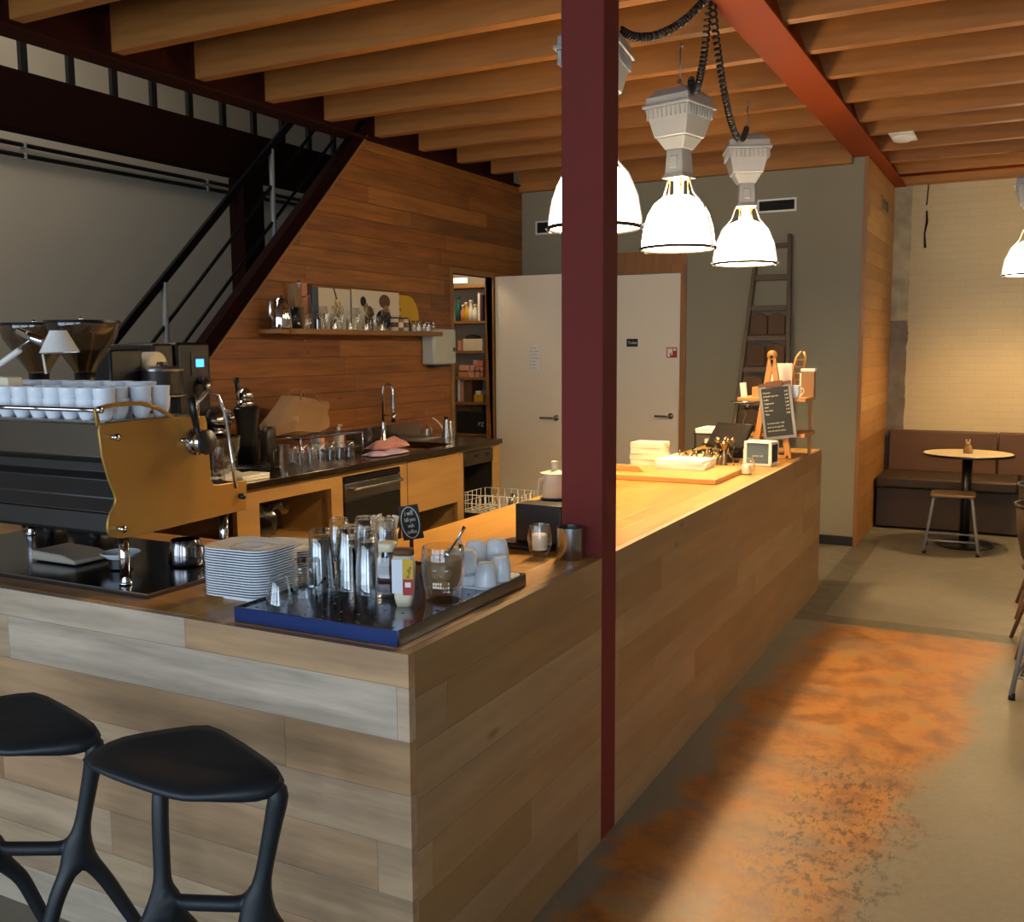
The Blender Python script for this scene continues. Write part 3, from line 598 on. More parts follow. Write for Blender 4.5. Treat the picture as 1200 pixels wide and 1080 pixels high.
# ---- glassware
def glass(h,r0,r1,base=.008,flute=0,t=.0022,n=20,inv=True):
    """open tumbler; r0 closed end radius, r1 rim radius"""
    pr=[(0,0),(r0*.9,0),(r0,.004),(r0+(r1-r0)*.5,h*.5),(r1,h),(r1-t,h),(r0+(r1-r0)*.5-t,h*.5),(r0-t,base+.004),(r0*.8,base),(0,base)]
    if inv: pr=[(r,h-z) for r,z in pr]
    return pr
def mk_glass(loc,prof,label,m='glass',cat='glass',name='glass_tumbler',group=None,n=20):
    return B(loc).lathe(prof,loc,n).out(name,m,label=label,cat=cat,group=group)
mk_glass((-1.612,1.835,TZ),glass(.066,.022,.033),'small upside-down shot glass at the front left corner of the steel tray',name='shot_glass')
g2=T('glass_mug','upside-down glass mug between the shot glass and the tall glasses','mug',(-1.598,1.925,TZ)); 
B((0,0,0)).lathe(glass(.095,.034,.037),(0,0,0),24).out('body','glass',g2)
B((0,0,0)).tube([(.030,-.02,.03),(.052,-.03,.035),(.058,-.034,.055),(.05,-.03,.07),(.031,-.02,.075)],.005,8).out('handle','glass',g2)
def stack(x,y,n,h,r0,r1,step,nm,label,tint='glass'):
    first=None
    for k in range(n):
        lab=label if n==1 else ('%s, %s'%(label,('topmost glass' if k==n-1 else ORD[k]+' glass from the bottom')))
        if first is None: first=mk_glass((x,y,TZ),glass(h,r0,r1),lab,group='upside-down glasses on the steel tray',name=nm)
        else:
            c=first.copy(); COL.objects.link(c); c.location.z=TZ+k*step; c['label']=lab
stack(-1.60,1.985,2,.15,.028,.038,.012,'tall_tumbler','tall nested tumblers left of the other stacked glasses')
stack(-1.545,2.03,4,.085,.024,.034,.028,'glass_tumbler','front centre stack of clear tumblers on the steel tray')
stack(-1.475,2.02,3,.085,.024,.034,.028,'glass_tumbler','stack of clear tumblers just left of the syrup bottle')
stack(-1.635,2.11,4,.085,.024,.034,.028,'glass_tumbler','back left stack of clear tumblers on the steel tray')
stack(-1.565,2.13,4,.085,.024,.034,.030,'glass_tumbler','back centre stack of clear tumblers on the steel tray')
stack(-1.49,2.12,4,.085,.025,.035,.031,'glass_tumbler','back right stack of clear tumblers by the paper sticks jar')
stack(-1.65,2.05,2,.085,.024,.034,.028,'glass_tumbler','low pair of clear tumblers at the left tray edge')
# ---- bottles
def rrect(w,d,r,n=4):
    P=[]
    for cx,cy,a0 in ((w/2-r,d/2-r,0),(-w/2+r,d/2-r,90),(-w/2+r,-d/2+r,180),(w/2-r,-d/2+r,270)):
        for k in range(n+1): a=R(a0+90*k/n); P.append((cx+r*math.cos(a),cy+r*math.sin(a)))
    return P
def loft(b,secs):
    """secs: list of (z, w, d, r)"""
    n=None; v=[]; f=[]
    for z,w,d,r in secs: P=rrect(w,d,r); n=len(P); v+=[(x,y,z) for x,y in P]
    for j in range(len(secs)-1):
        for i in range(n): f.append((j*n+i,j*n+(i+1)%n,(j+1)*n+(i+1)%n,(j+1)*n+i))
    b.add(v,f,True); b.add(v,[tuple(range(n))[::-1],tuple(range((len(secs)-1)*n,len(secs)*n))]); return b
rt=T('syrup_jar','square glass jar of dark brown syrup with pale lid on the steel tray','jar',(-1.40,2.0,TZ),R(20))
loft(B(),[(.0,.05,.05,.008),(.015,.052,.052,.008),(.105,.052,.052,.008),(.12,.044,.044,.015)]).out('body','glass',rt)
loft(B(),[(.018,.046,.046,.008),(.085,.046,.046,.008)]).out('syrup','syrup',rt)
loft(B(),[(.121,.046,.046,.02),(.14,.046,.046,.02),(.143,.04,.04,.018)]).out('lid','cream',rt)
rt=T('sauce_bottle','squeeze bottle with yellow and red label beside the syrup jar','bottle',(-1.322,1.955,TZ),R(24))
loft(B(),[(.0,.036,.03,.01),(.02,.046,.036,.012),(.10,.056,.042,.014),(.125,.05,.038,.014)]).out('body','cream',rt)
loft(B(),[(.126,.05,.04,.015),(.138,.05,.04,.015),(.142,.042,.032,.012)]).out('cap','cartonb',rt)
def lab(x0,x1,z0,z1,y,m,nm='label',par=None): return B().box(x0,x1,y-.0006,y,z0,z1).out(nm,m,par)
lab(-.026,.0,.035,.118,-.0215,'white',par=rt); lab(.0005,.026,.07,.118,-.0215,'yellow',par=rt); lab(.0005,.026,.03,.07,-.0215,'redp',par=rt); lab(.006,.02,.05,.062,-.0222,'paper','pictogram',rt)
text('Koffie',.012,'black',rt,Matrix.Translation((.017,-.0222,.072))@Matrix.Rotation(PI/2,4,'X')@Matrix.Rotation(R(80),4,'Z'))
# skull shaped sugar glass
rt=T('skull_glass','clear skull shaped glass full of brown sugar with a spoon in it','glass',(-1.262,2.04,TZ),R(25)); rt.scale=(1.25,1.25,1.25)
B().lathe([(0,0),(.034,0),(.037,.006),(.037,.02),(.040,.03),(.043,.06),(.044,.085),(.041,.108),(.039,.110),(.041,.085),(.040,.06),(.036,.032),(.03,.024),(0,.022)],(0,0,0),28).out('glass_shell','glass',rt)
b=B(); b.lathe([(0,.027),(.028,.029),(.034,.045),(.037,.06),(.038,.085),(.02,.088),(0,.086)],(0,0,0),24)
sk=b.out('sugar','sugar',rt)
b=B(); b.ball((.0,-.031,.062),.02,14,8,(1.25,.5,1.0)).ball((.003,-.037,.04),.013,12,8,(1.3,.7,.8)); b.out('skull_face','sugar',rt)
b=B(); b.ball((-.011,-.0405,.067),.0068,10,6,(1,.5,.9)).ball((.012,-.0405,.067),.0068,10,6,(1,.5,.9)).ball((0,-.0415,.056),.003,8,5,(1,.4,1.3)); b.out('eye_sockets','glass',rt)
b=B()
for k in range(-3,4):
    for zz in (.042,.0355): b.ball((k*.0048,-.0445+abs(k)*.0011,zz),.0027,8,5,(.9,.7,1.2))
b.out('teeth','wax',rt)
B((-1.255,2.05,1.07)).tube([(-1.255,2.05,1.075),(-1.222,2.062,1.13),(-1.215,2.066,1.145)],[.0028,.0032,.0045],8).ball((-1.258,2.048,1.072),.009,10,6,(1,.4,1.3)).out('spoon','steel',label='small steel spoon leaning in the skull glass of sugar',cat='spoon')
# white cups tray
rt=B((-1.27,2.26,TZ)).prism([(p[0]-1.275,p[1]+2.265) for p in rrect(.135,.20,.02)],'z',TZ+.0003,TZ+.006).out('serving_tray','white',label='small oval white tray under the upside-down white cups',cat='tray',bev=.001)
def cupprof(h,r0,r1,t=.003,inv=False):
    pr=[(0,0),(r0*.8,0),(r0*.85,.003),(r0,.008),((r0+r1)/2+.002,h*.5),(r1,h),(r1-t,h),((r0+r1)/2-t,h*.5),(r0-t,.01),(0,.008)]
    return [(r,h-z) for r,z in pr] if inv else pr
def cup(loc,h,r0,r1,label,inv=False,handle=False,group=None,name='coffee_cup',cat='cup',rz=0,m='white'):
    if not handle: return B(loc).lathe(cupprof(h,r0,r1,inv=inv),loc,24).out(name,m,label=label,cat=cat,group=group)
    rt=T(name,label,cat,loc,rz,group); B().lathe(cupprof(h,r0,r1,inv=inv),(0,0,0),24).out('body',m,rt)
    B().tube([(r1*.93,0,h*.8),(r1+.014,0,h*.75),(r1+.018,0,h*.5),(r1+.006,0,h*.25),(r0*1.05,0,h*.25)],.003,8).out('handle',m,rt); return rt
zt_=TZ+.0065; gg='white cups upside down on the small white tray'
cup((-1.292,2.195,zt_),.066,.030,.034,'wide white cup nearest the skull glass, lower of its pair',True,group=gg)
cup((-1.292,2.195,zt_+.024),.066,.030,.034,'wide white cup nearest the skull glass, upper of its pair',True,group=gg)
cup((-1.231,2.2,zt_),.06,.023,.030,'small rounded white cup at the front of the white cup tray',True,group=gg)
cup((-1.224,2.268,zt_),.064,.024,.028,'small straight white cup at the right end of the white cup tray',True,group=gg)
cup((-1.308,2.285,zt_),.066,.027,.032,'bottom white cup of the tallest stack at the back of the cup tray',True,group=gg)
cup((-1.308,2.285,zt_+.03),.066,.027,.032,'top white cup of the tallest stack at the back of the cup tray',True,group=gg)
cup((-1.262,2.32,zt_),.066,.027,.032,'white cup behind the others beside the tallest stack',True,group=gg)
cup((-1.262,2.32,zt_+.033),.066,.027,.032,'tilted looking top white cup at the rear of the cup tray',True,group=gg)
# sticks jar
jx,jy=at(449,652,'z',.93).x+.04,2.44; jx,jy=-1.725,2.44
rt=T('stick_jar','clear glass jar packed with white paper sugar sticks','jar',(jx,jy,.9303))
B().lathe([(0,0),(.038,0),(.042,.006),(.046,.09),(.052,.11),(.050,.11),(.043,.09),(.039,.01),(0,.008)],(0,0,0),24).out('glass_body','glass',rt)
random.seed(3)
for k in range(34):
    a=random.uniform(0,2*PI); r=random.uniform(.0,.030); e=Vector((math.cos(a),math.sin(a),0)); p=e*r*.5+Vector((0,0,.012)); q=e*(r+.016)+Vector((random.uniform(-.006,.006),random.uniform(-.006,.006),random.uniform(.130,.152)))
    B().beam(p,q,.013,.004,up=(math.sin(a),-math.cos(a),0)).out('sugar_stick','paper',rt)
# chalk sign
sgx=at(481,612,'y',2.45); 
rt=T('chalk_sign','small tilted chalkboard with white oval and handwriting behind the glasses','sign',(sgx.x,2.45,.93))
zc=sgx.z-.93; m4=Matrix.Translation((0,0,zc))@Matrix.Rotation(R(-12),4,'Y')@Matrix.Rotation(PI/2,4,'X')
B().prism([(-.037,-.052),(.037,-.052),(.037,.052),(-.037,.052)],'z',-.002,.0,mtx=m4).out('board','slate',rt)
b=B(); ov=[m4@Vector((.032*math.cos(2*PI*i/36),.047*math.sin(2*PI*i/36),.001)) for i in range(36)]; b.tube(ov,.0016,5,closed=True); b.out('chalk_oval','chalk',rt)
for k,(t_,s_) in enumerate((('i will',.021),('kill you',.017),('with',.016),('coffee',.018))):
    text(t_,s_,'chalk',rt,m4@Matrix.Translation((0,.022-k*.0185,.0006)),align='CENTER',sx=.8)
B().beam((0,.004,0),(0,.004,zc-.03),.012,.004,up=(0,1,0)).box(-.02,.02,-.015,.02,0,.004).out('stand','black',rt)
# sachet caddy
sx=at(478,642,'y',2.44); rt=T('sachet_caddy','small clear caddy holding white sachets and a black handled knife','caddy',(-1.46,2.43,.93))
loft(B(),[(0,.05,.04,.006),(.055,.056,.046,.006)]).out('box','glass',rt)
for k in range(5): B().box(-.02,.02,-.015+k*.007,-.012+k*.007,.01,.075).out('sachet','paper',rt)
b=B(); b.beam((.01,0,.03),(.018,.0,.085),.010,.006,up=(0,1,0)); b.out('knife_handle','black',rt); B().beam((.018,0,.085),(.012,0,.105),.010,.002,up=(0,1,0)).out('tag','paper',rt)
# ================================================================== SAUCER STACKS
def saucer():
    b=B(); secs=[]
    w,d=.215,.175; P=rrect(w,d,.05,5); n=len(P); v=[];f=[]
    rows=[(.62,.0),(.64,.0),(.92,.006),(1.0,.0065),(1.0,.0095),(.93,.0098),(.68,.003),(.44,.002),(.41,.0055),(.34,.0055),(.31,.002)]
    for s_,z in rows: v+=[(x*s_,y*s_,z) for x,y in P]
    for j in range(len(rows)-1):
        for i in range(n): f.append((j*n+i,j*n+(i+1)%n,(j+1)*n+(i+1)%n,(j+1)*n+i))
    f.append(tuple(range(n))[::-1]); f.append(tuple(range((len(rows)-1)*n,len(rows)*n))); b.add(v,f,True); return b
sx,sy=-1.80,1.945; N_=19
s0=None
for k in range(N_):
    lab_='white square-rimmed saucer in the tall stack beside the machine, '+('topmost' if k==N_-1 else '%s from the bottom'%ORD[k])
    if s0 is None: s0=saucer().out('saucer','white',label=lab_,cat='saucer',group='saucers stacked on the bar return',ang=60); c=s0
    else: c=s0.copy(); COL.objects.link(c); c['label']=lab_
    c.location=(sx+random.uniform(-.001,.001),sy,.942+k*.0068); c.rotation_euler.z=R(3)+random.uniform(-.012,.012)
B((sx,sy,.93)).prism([(x*.7+sx,y*.7+sy) for x,y in rrect(.19,.15,.03)],'z',.9303,.9418).out('foot_dish','white',label='thick white foot dish under the tall saucer stack',cat='saucer',bev=.003)
for k in range(14):
    c=s0.copy(); COL.objects.link(c); c.location=(-1.86,2.16,.9302+k*.0068+.001); c.rotation_euler.z=R(8); c.scale=(1,1,1)
    c['group']='saucers in the hidden second stack'; c['label']='white saucer in the lower second stack behind the tall one, '+('topmost' if k==13 else '%s from the bottom'%ORD[k])
# ================================================================== BEHIND THE COLUMN
rt=T('candle_glass','double walled glass with white candle in front of the column','candle',(-1.335,2.735,.93))
B().lathe([(0,0),(.02,0),(.026,.006),(.036,.03),(.039,.06),(.034,.09),(.031,.103),(.029,.103),(.026,.085),(.027,.04),(.02,.022),(0,.02)],(0,0,0),28).out('glass_body','glass',rt)
B().lathe([(0,.0225),(.0235,.0235),(.024,.07),(.02,.074),(0,.072)],(0,0,0),20).out('candle','wax',rt)
B().lathe([(0,0),(.040,0),(.042,.003),(.042,.100),(.040,.100),(.040,.006),(0,.006)],(-1.238,2.752,.93),36).out('steel_canister','steel',label='open brushed steel canister touching the front of the column',cat='canister')
rt=T('napkin_holder','black napkin holder with flat base just left of the column','holder',(-1.405,2.87,.93)); o=rt.location
B(o).prism([(x-1.425,y+2.86) for x,y in rrect(.20,.12,.04,6)],'z',.9303,.95).out('base','black',rt,bev=.006)
B(o).box(-1.475,-1.31,2.84,2.93,.9505,1.075).out('box','black',rt,bev=.003)
p=at(650,582,'y',3.25); rt=T('coffee_pot','white lidded pot with tall knob standing on black block by the column','pot',(p.x,3.25,p.z)); 
B().lathe([(0,0),(.045,0),(.05,.01),(.042,.05),(.037,.085),(.0,.085)],(0,0,0),28).out('body','cream',rt)
B().lathe([(0,.086),(.05,.086),(.052,.090),(.03,.096),(.012,.10),(.012,.132),(.0,.134)],(0,0,0),28).out('lid','cream',rt)
B().tube([(-.038,-.01,.075),(-.055,-.018,.06),(-.058,-.02,.03),(-.043,-.012,.008)],.005,8).out('handle','cream',rt)
B((p.x,3.25,.93)).box(p.x-.065,p.x+.08,3.19,3.32,.9303,p.z-.012).out('black_block','black',label='black block under the white lidded pot behind the napkin holder',cat='block',bev=.004)
B((p.x,3.25,p.z)).lathe([(0,0),(.05,0),(.055,.008),(0,.008)],(p.x,3.25,p.z-.011),24).out('trivet','steel',label='round steel trivet between the white pot and the black block',cat='trivet')
# ================================================================== FAR END OF THE BAR
rt=T('cutting_board','thick light oak serving board lying on the bar past the column','board',(-1.6,4.85,.93)); o=rt.location
B(o).prism([(-1.87,4.55),(-1.29,4.56),(-1.29,5.14),(-1.87,5.14)],'z',.9303,.956).out('board','board',rt,bev=.003)
B((-1.78,4.72,.957)).prism([(-1.86,.9565),(-1.70,.9565),(-1.73,.985),(-1.86,.985)],'y',4.69,4.74).out('wooden_wedge','board',label='small wooden wedge lying on the serving board near the column',cat='wedge',bev=.002)
ZB_=.9565
for k in range(4):
    B((-1.80,5.02,ZB_)).box(-1.875,-1.70,4.95,5.10,ZB_+k*.031,ZB_+k*.031+.0295).out('white_box','cream',label='flat cream box in the short pile behind the column, '+('top one' if k==3 else ORD[k]+' from the bottom'),cat='box',group='flat cream boxes piled on the board',bev=.002,rz=R((3,-2,4,1)[k]))
for k in range(3):
    B((-1.57,4.98,ZB_)).box(-1.70,-1.44,4.86,5.06,ZB_+k*.016,ZB_+k*.016+.0155).out('white_book','paper',label='white booklet lying on the serving board, '+('topmost' if k==2 else ORD[k]+' from the bottom'),cat='booklet',group='white booklets on the serving board',bev=.002,rz=R((2,5,-3)[k]))
rt=T('cutlery_basket','shallow cream basket of silver cutlery behind the white booklets','basket',(-1.60,5.27,.93)); o=(0,0,0)
loft(B(o),[(0,.26,.12,.02),(.06,.28,.14,.02),(.058,.27,.13,.02),(.01,.25,.11,.02)]).out('basket','cream',rt)
random.seed(5)
for k in range(22): 
    x=random.uniform(-.11,.11); B().tube([(x,random.uniform(-.04,.04),.05),(x+random.uniform(-.04,.04),random.uniform(-.04,.04),random.uniform(.07,.10))],[.003,.007],6).out('cutlery','bronze',rt)
rt=T('document_tray','black two tier document tray with white paper stacks at the far bar end','tray',(-1.62,5.95,.93)); o=rt.location
B(o).box(-1.80,-1.45,5.75,6.05,.9303,.945).out('tray_base','black',rt)
for k,(zz,x0) in enumerate(((1.0,-1.72),(1.06,-1.78))):
    B(o).box(x0,x0+.30,5.76,6.04,zz,zz+.008).out('tier','machd',rt,bev=.002)
    B((x0,5.8,zz)).box(x0+.01,x0+.27,5.78,6.02,zz+.0085,zz+.035).out('paper_stack','paper',label=('upper' if k else 'lower')+' white paper stack in the black document tray',cat='paper',rz=0)
for x in (-1.775,-1.46): B(o).box(x,x+.008,5.78,5.80,.945,1.08).out('post','black',rt)
rt=T('card_terminal','black tilted till screen on stand between papers and wooden display','screen',(-1.50,5.56,.93)); o=(0,0,0)
m4=Matrix.Translation((0,0,.14))@Matrix.Rotation(R(-25),4,'Z')@Matrix.Rotation(R(-38),4,'X')
B().box(-.13,.13,-.012,.012,-.08,.09,mtx=m4).out('screen','black',rt,bev=.004); B().box(-.12,.12,-.0135,-.0125,-.07,.08,mtx=m4).out('display','machd',rt)
B().box(-.02,.02,-.02,.02,.01,.13).out('stand','machd',rt,bev=.004); B().lathe([(0,0),(.07,0),(.07,.008),(0,.010)],(0,0,.0003),24).out('base','black',rt)
rt=T('candelabra','ornate silvered candelabra figure in front of the till screen','candelabra',(-1.435,5.22,.93))
B().lathe([(0,0),(.045,0),(.045,.006),(.02,.02),(.012,.05),(.018,.07),(.01,.09),(.016,.12),(.026,.14),(.012,.16),(0,.165)],(0,0,.0003),18).out('stem','bronze',rt)
for k in range(5):
    a=2*PI*k/5+.4; e=Vector((math.cos(a),math.sin(a),0))
    B().tube([e*.012+Vector((0,0,.10)),e*.04+Vector((0,0,.085)),e*.055+Vector((0,0,.115)),e*.045+Vector((0,0,.14))],.004,6).ball(e*.045+Vector((0,0,.155)),.014,10,6).out('arm','bronze',rt)
for k in range(3):
    a=2*PI*k/3; e=Vector((math.cos(a),math.sin(a),0)); B().tube([e*.02+Vector((0,0,.09)),e*.05+Vector((0,0,.05)),e*.055+Vector((0,0,.008))],.005,6).out('foot','bronze',rt)
rt=T('tealight_glass','glowing round glass tealight holder on the bar before the white display cube','candle',(-1.262,5.02,.93))
B().lathe([(0,0),(.03,0),(.042,.015),(.046,.045),(.036,.075),(.03,.085),(.028,.085),(.034,.073),(.043,.045),(.039,.017),(.028,.004),(0,.004)],(0,0,0),28).out('glass_body','glass',rt)
B().lathe([(0,.0045),(.024,.0045),(.024,.05),(0,.05)],(0,0,0),20).out('candle','wax',rt)
rt=T('display_cube','white framed display cube with dark screen on the bar end','display',(-1.295,5.47,.93),R(-6))
w_=.078
B().box(-w_,w_,-.06,.06,.0003,.012).box(-w_,w_,-.06,.06,.125,.135).box(-w_,-w_+.016,-.06,.06,.012,.125).box(w_-.016,w_,-.06,.06,.012,.125).out('frame','whitep',rt,bev=.004)
B().box(-w_+.016,w_-.016,-.05,-.046,.012,.125).out('screen','blued',rt); B().box(w_-.0002,w_+.001,-.045,.045,.02,.118).out('side_pane','machd',rt)
text('gratis wifi',.016,'chalk',rt,Matrix.Translation((0,-.0505,.05))@Matrix.Rotation(PI/2,4,'X'),align='CENTER')
# A-frame display stand
rt=T('display_easel','beech A-frame display stand with two shelves on the bar end','stand',(-1.33,6.0,.93)); o=rt.location
def pt(px,py,y): return at(px,py,'y',y)
ya,yb=5.82,6.16
ap=pt(905,414,ya); lf=pt(883,540,ya); rf=pt(924,537,ya); lf.z=rf.z=.932; d_=Vector((0,yb-ya,0))
lf.x=max(lf.x,-1.46); rf.x=min(rf.x,-1.19)
for dd,nm in ((Vector((0,0,0)),1),):
    for q in (lf,rf): B(o).beam(q+dd,ap+dd,.034,.02,up=(0,1,0)).out('leg','easel',rt,bev=.003)
    B(o).cyl(ap+dd+Vector((0,-.012,-.01)),ap+dd+Vector((0,.012,-.01)),.028,n=20).out('apex','easel',rt)
B(o).cyl(ap-Vector((0,.02,.02)),ap+Vector((0,.04,-.02)),.008,n=10).out('hinge_rod','black',rt)
z1=pt(880,466,ya).z; z2=pt(910,508,ya).z
x0,x1=-1.53,-1.13
for x in (x0+.10,x1-.03): B(o).box(x-.01,x+.01,yb-.03,yb-.014,.9303,z1-.0205).out('rear_leg','easel',rt,bev=.002)
B(o).box(x0,x1,ya+.014,yb-.014,z1-.02,z1).out('shelf','easel',rt,bev=.002)
B(o).box(x0+.08,x1,ya+.014,yb-.014,z2-.02,z2).out('shelf','easel',rt,bev=.002)
B(o).beam(lf+Vector((0,0,.01)),rf+Vector((0,0,.01)),.02,.02).out('foot_bar','easel',rt)
rt=T('menu_clipboard','black drinks menu on brown clipboard hanging on the beech stand','menu',(-1.32,5.79,1.2)); o=rt.location
c=pt(911,481,5.785); m4=Matrix.Translation(c-Vector(o))@Matrix.Rotation(R(-8),4,'Y')@Matrix.Rotation(R(90),4,'X')
w2,h2=.095,.165
B().box(-w2,w2,-h2,h2,-.004,0,mtx=m4).out('board','cartonb',rt); B().box(-w2+.002,w2-.002,-h2,h2-.02,.0002,.001,mtx=m4).out('sheet','greysteel',rt)
B().box(-w2+.016,w2-.018,-h2+.016,h2-.03,.0012,.002,mtx=m4).out('menu_card','slate',rt); B().box(-.05,.05,h2-.025,h2+.008,.0012,.014,mtx=m4).out('clip','cartonb',rt,bev=.003)
L=('Espresso','2,20','Dubbele espresso','2,80','Koffie','2,30','Cappuccino','2,60','Latte','2,90','Flat white','3,10','Thee','2,40')
for k in range(7):
    text(L[2*k],.0135,'chalk',rt,m4@Matrix.Translation((-.072,.105-k*.021,.0022)),sx=.9); text(L[2*k+1],.0135,'chalk',rt,m4@Matrix.Translation((.072,.105-k*.021,.0022)),align='RIGHT',sx=.9)
for k,t_ in enumerate(('met havermelk + 0,50','taart van de dag 3,75','ook om mee te nemen')): text(t_,.0125,'chalk',rt,m4@Matrix.Translation((-.068,-.075-k*.022,.0022)),sx=.9)
# things on the stand
cup((at(931,455,'y',5.86).x,5.86,z1+.0003),.075,.030,.036,'white mug on the upper shelf of the beech stand',handle=True,name='mug',cat='mug',rz=R(0))
def card(x,y,z,w,h,d,m,lab_,tilt=0,nm='card',cat='card',rzz=0):
    m4=Matrix.Translation((x,y,z))@Matrix.Rotation(R(rzz),4,'Z')@Matrix.Rotation(R(tilt),4,'Y'); return B((x,y,z)).box(-w/2,w/2,-d/2,d/2,0,h,mtx=m4).out(nm,m,label=lab_,cat=cat,bev=.001)
card(-1.505,5.90,z1+.002,.035,.085,.02,'paper','small white card leaning at the left end of the upper stand shelf',-6)
card(-1.44,5.95,z1+.0003,.05,.06,.05,'easel','little wooden box beside the small white card on the stand',nm='wooden_box',cat='box')
card(-1.30,6.05,z1+.0003,.09,.20,.012,'paper','tall white leaflet standing behind the apex of the beech stand',nm='leaflet',cat='leaflet')
card(-1.37,6.06,z1+.0003,.07,.15,.012,'paper','white leaflet showing between the legs of the beech stand',nm='leaflet',cat='leaflet')
card(-1.195,6.05,z1+.0003,.03,.14,.012,'paper','narrow white leaflet between mug and kraft bag on the stand',nm='leaflet',cat='leaflet')
card(-1.155,6.03,z1+.0003,.075,.15,.05,'kraft','kraft coffee bag at the right end of the upper stand shelf',nm='coffee_bag',cat='bag')
card(-1.155,6.03,z1+.1515,.085,.018,.055,'paper','white card strip lying over the kraft coffee bag',nm='card_strip',cat='card')
p=pt(932,440,6.12)
rt=T('folding_frame','small upright wooden frame leaning behind the mug on the stand','frame',(-1.225,6.11,z1)); 
B().tube([(-.02,0,.002),(-.035,0,.17),(-.02,0,.235),(.01,0,.27)],.008,6).out('stile','easel',rt); B().tube([(.02,.02,.002),(.02,.02,.17),(.03,.02,.235),(.02,.02,.27)],.008,6).out('stile','easel',rt)
for k in range(5): B().cyl((-.03,.0,.06+k*.04),(.022,.02,.06+k*.04),.005,n=6).out('slat','easel',rt)
# bar lamp with T piece
rt=T('microphone_stand','thin metal stand with cross bar rising behind the till screen','stand',(-1.50,5.80,.93))
B().lathe([(0,0),(.035,0),(.035,.01),(0,.012)],(0,0,.0153),16).out('base','machd',rt); B().tube([(0,0,.02),(0,0,.16),(.03,0,.26),(.03,0,.33)],.006,8).out('pole','bronze',rt)
B().cyl((-.06,0,.33),(.09,0,.33),.005,n=8).out('crossbar','steel',rt); B().cyl((.05,0,.30),(.05,-.05,.30),.016,n=12).out('clamp','black',rt)
# ================================================================== ESPRESSO MACHINE ON THE RETURN
XM=-2.15; XL=-3.12
rt=T('steel_base_tray','flat polished steel base tray beneath the espresso machine','tray',(-2.6,2.05,.93)); o=rt.location
B(o).box(-3.2,-2.03,1.80,2.36,.9303,.940).out('plate','traym',rt); B(o).box(-3.2,-2.03,1.80,1.803,.940,.9445).box(-2.033,-2.03,1.803,2.36,.940,.9445).out('lip','steel',rt)
rt=T('espresso_machine','wide espresso machine with satin gold side panel and dark customer side','coffee machine',(-2.6,2.0,.94)); o=rt.location
body=[(1.774,1.374),(1.780,1.306),(1.797,1.242),(1.812,1.205),(1.817,1.187),(1.812,1.17),(1.798,1.155),(1.788,1.134),(1.785,1.115),(1.787,1.099),(1.799,1.086),(1.83,1.078),(1.864,1.076),(2.311,1.086),(2.316,1.179),(2.20,1.179),(2.175,1.182),(2.166,1.20),(2.164,1.254),(2.158,1.37),(2.151,1.390),(2.035,1.393),(1.979,1.394),(1.869,1.392),(1.780,1.391)]
for x in (XM,XL): 
    b=B(o); b.prism(body,'x',x-.008,x); pts=[(1.776,1.388),(1.769,1.430),(1.80,1.437),(1.843,1.440),(1.915,1.440),(1.974,1.424),(2.028,1.394),(2.065,1.36)]
    for (a,c_),(d_,e_) in zip(pts,pts[1:]): b.beam((x-.004,a,c_),(x-.004,d_,e_),.008,.011,up=(1,0,0)) if False else b.beam((x-.004,a,c_),(x-.004,d_+(d_-a)*.06,e_+(e_-c_)*.06),.0082,.011,up=(0,0,1) if abs(e_-c_)<abs(d_-a) else (0,1,0))
    b.out('side_panel','gold',rt,bev=.0015)
xa,xb=XL+.0005,XM-.0085
B(o).prism([(1.785,1.392),(1.783,1.302),(1.80,1.285),(2.12,1.285),(2.12,1.392)],'x',xa,xb).out('upper_panel','machp',rt,bev=.003)
B(o).prism([(1.83,1.284),(1.83,1.255),(1.802,1.24),(1.822,1.187),(1.80,1.150),(2.13,1.150),(2.13,1.284)],'x',xa,xb).out('back_panel','machd',rt,bev=.003)
B(o).prism([(1.797,1.149),(1.792,1.10),(1.805,1.088),(2.29,1.092),(2.29,1.15),(2.30,1.175),(2.14,1.175),(2.14,1.149)],'x',xa,xb).out('lower_body','machd',rt,bev=.003)
B(o).box(xa,xb,1.80,2.11,1.3925,1.397).out('cup_shelf','steel',rt)
B(o).cyl((XL,1.778,1.428),(XM-.008,1.778,1.428),.006,n=10).out('cup_rail','chrome',rt)
B(o).cyl((XM,1.775,1.430),(XM+.012,1.775,1.430),.010,n=14).out('rail_end','chrome',rt)
for y in (1.86,2.24):
    for x in (XM-.03,XL+.03): B(o).cyl((x,y,.9405),(x,y,1.09),.014,n=16).cyl((x,y,.9405),(x,y,.95),.018,n=16).out('leg','chrome',rt)
for (y,z) in ((1.812,1.355),(1.818,1.108)): B(o).cyl((XM,y,z),(XM+.018,y,z),.0075,n=12).cyl((XM+.018,y,z),(XM+.026,y,z),.010,n=12).out('screw','chrome',rt)
B(o).cyl((XM,2.285,1.132),(XM+.016,2.285,1.132),.009,n=14).out('screw','black',rt)
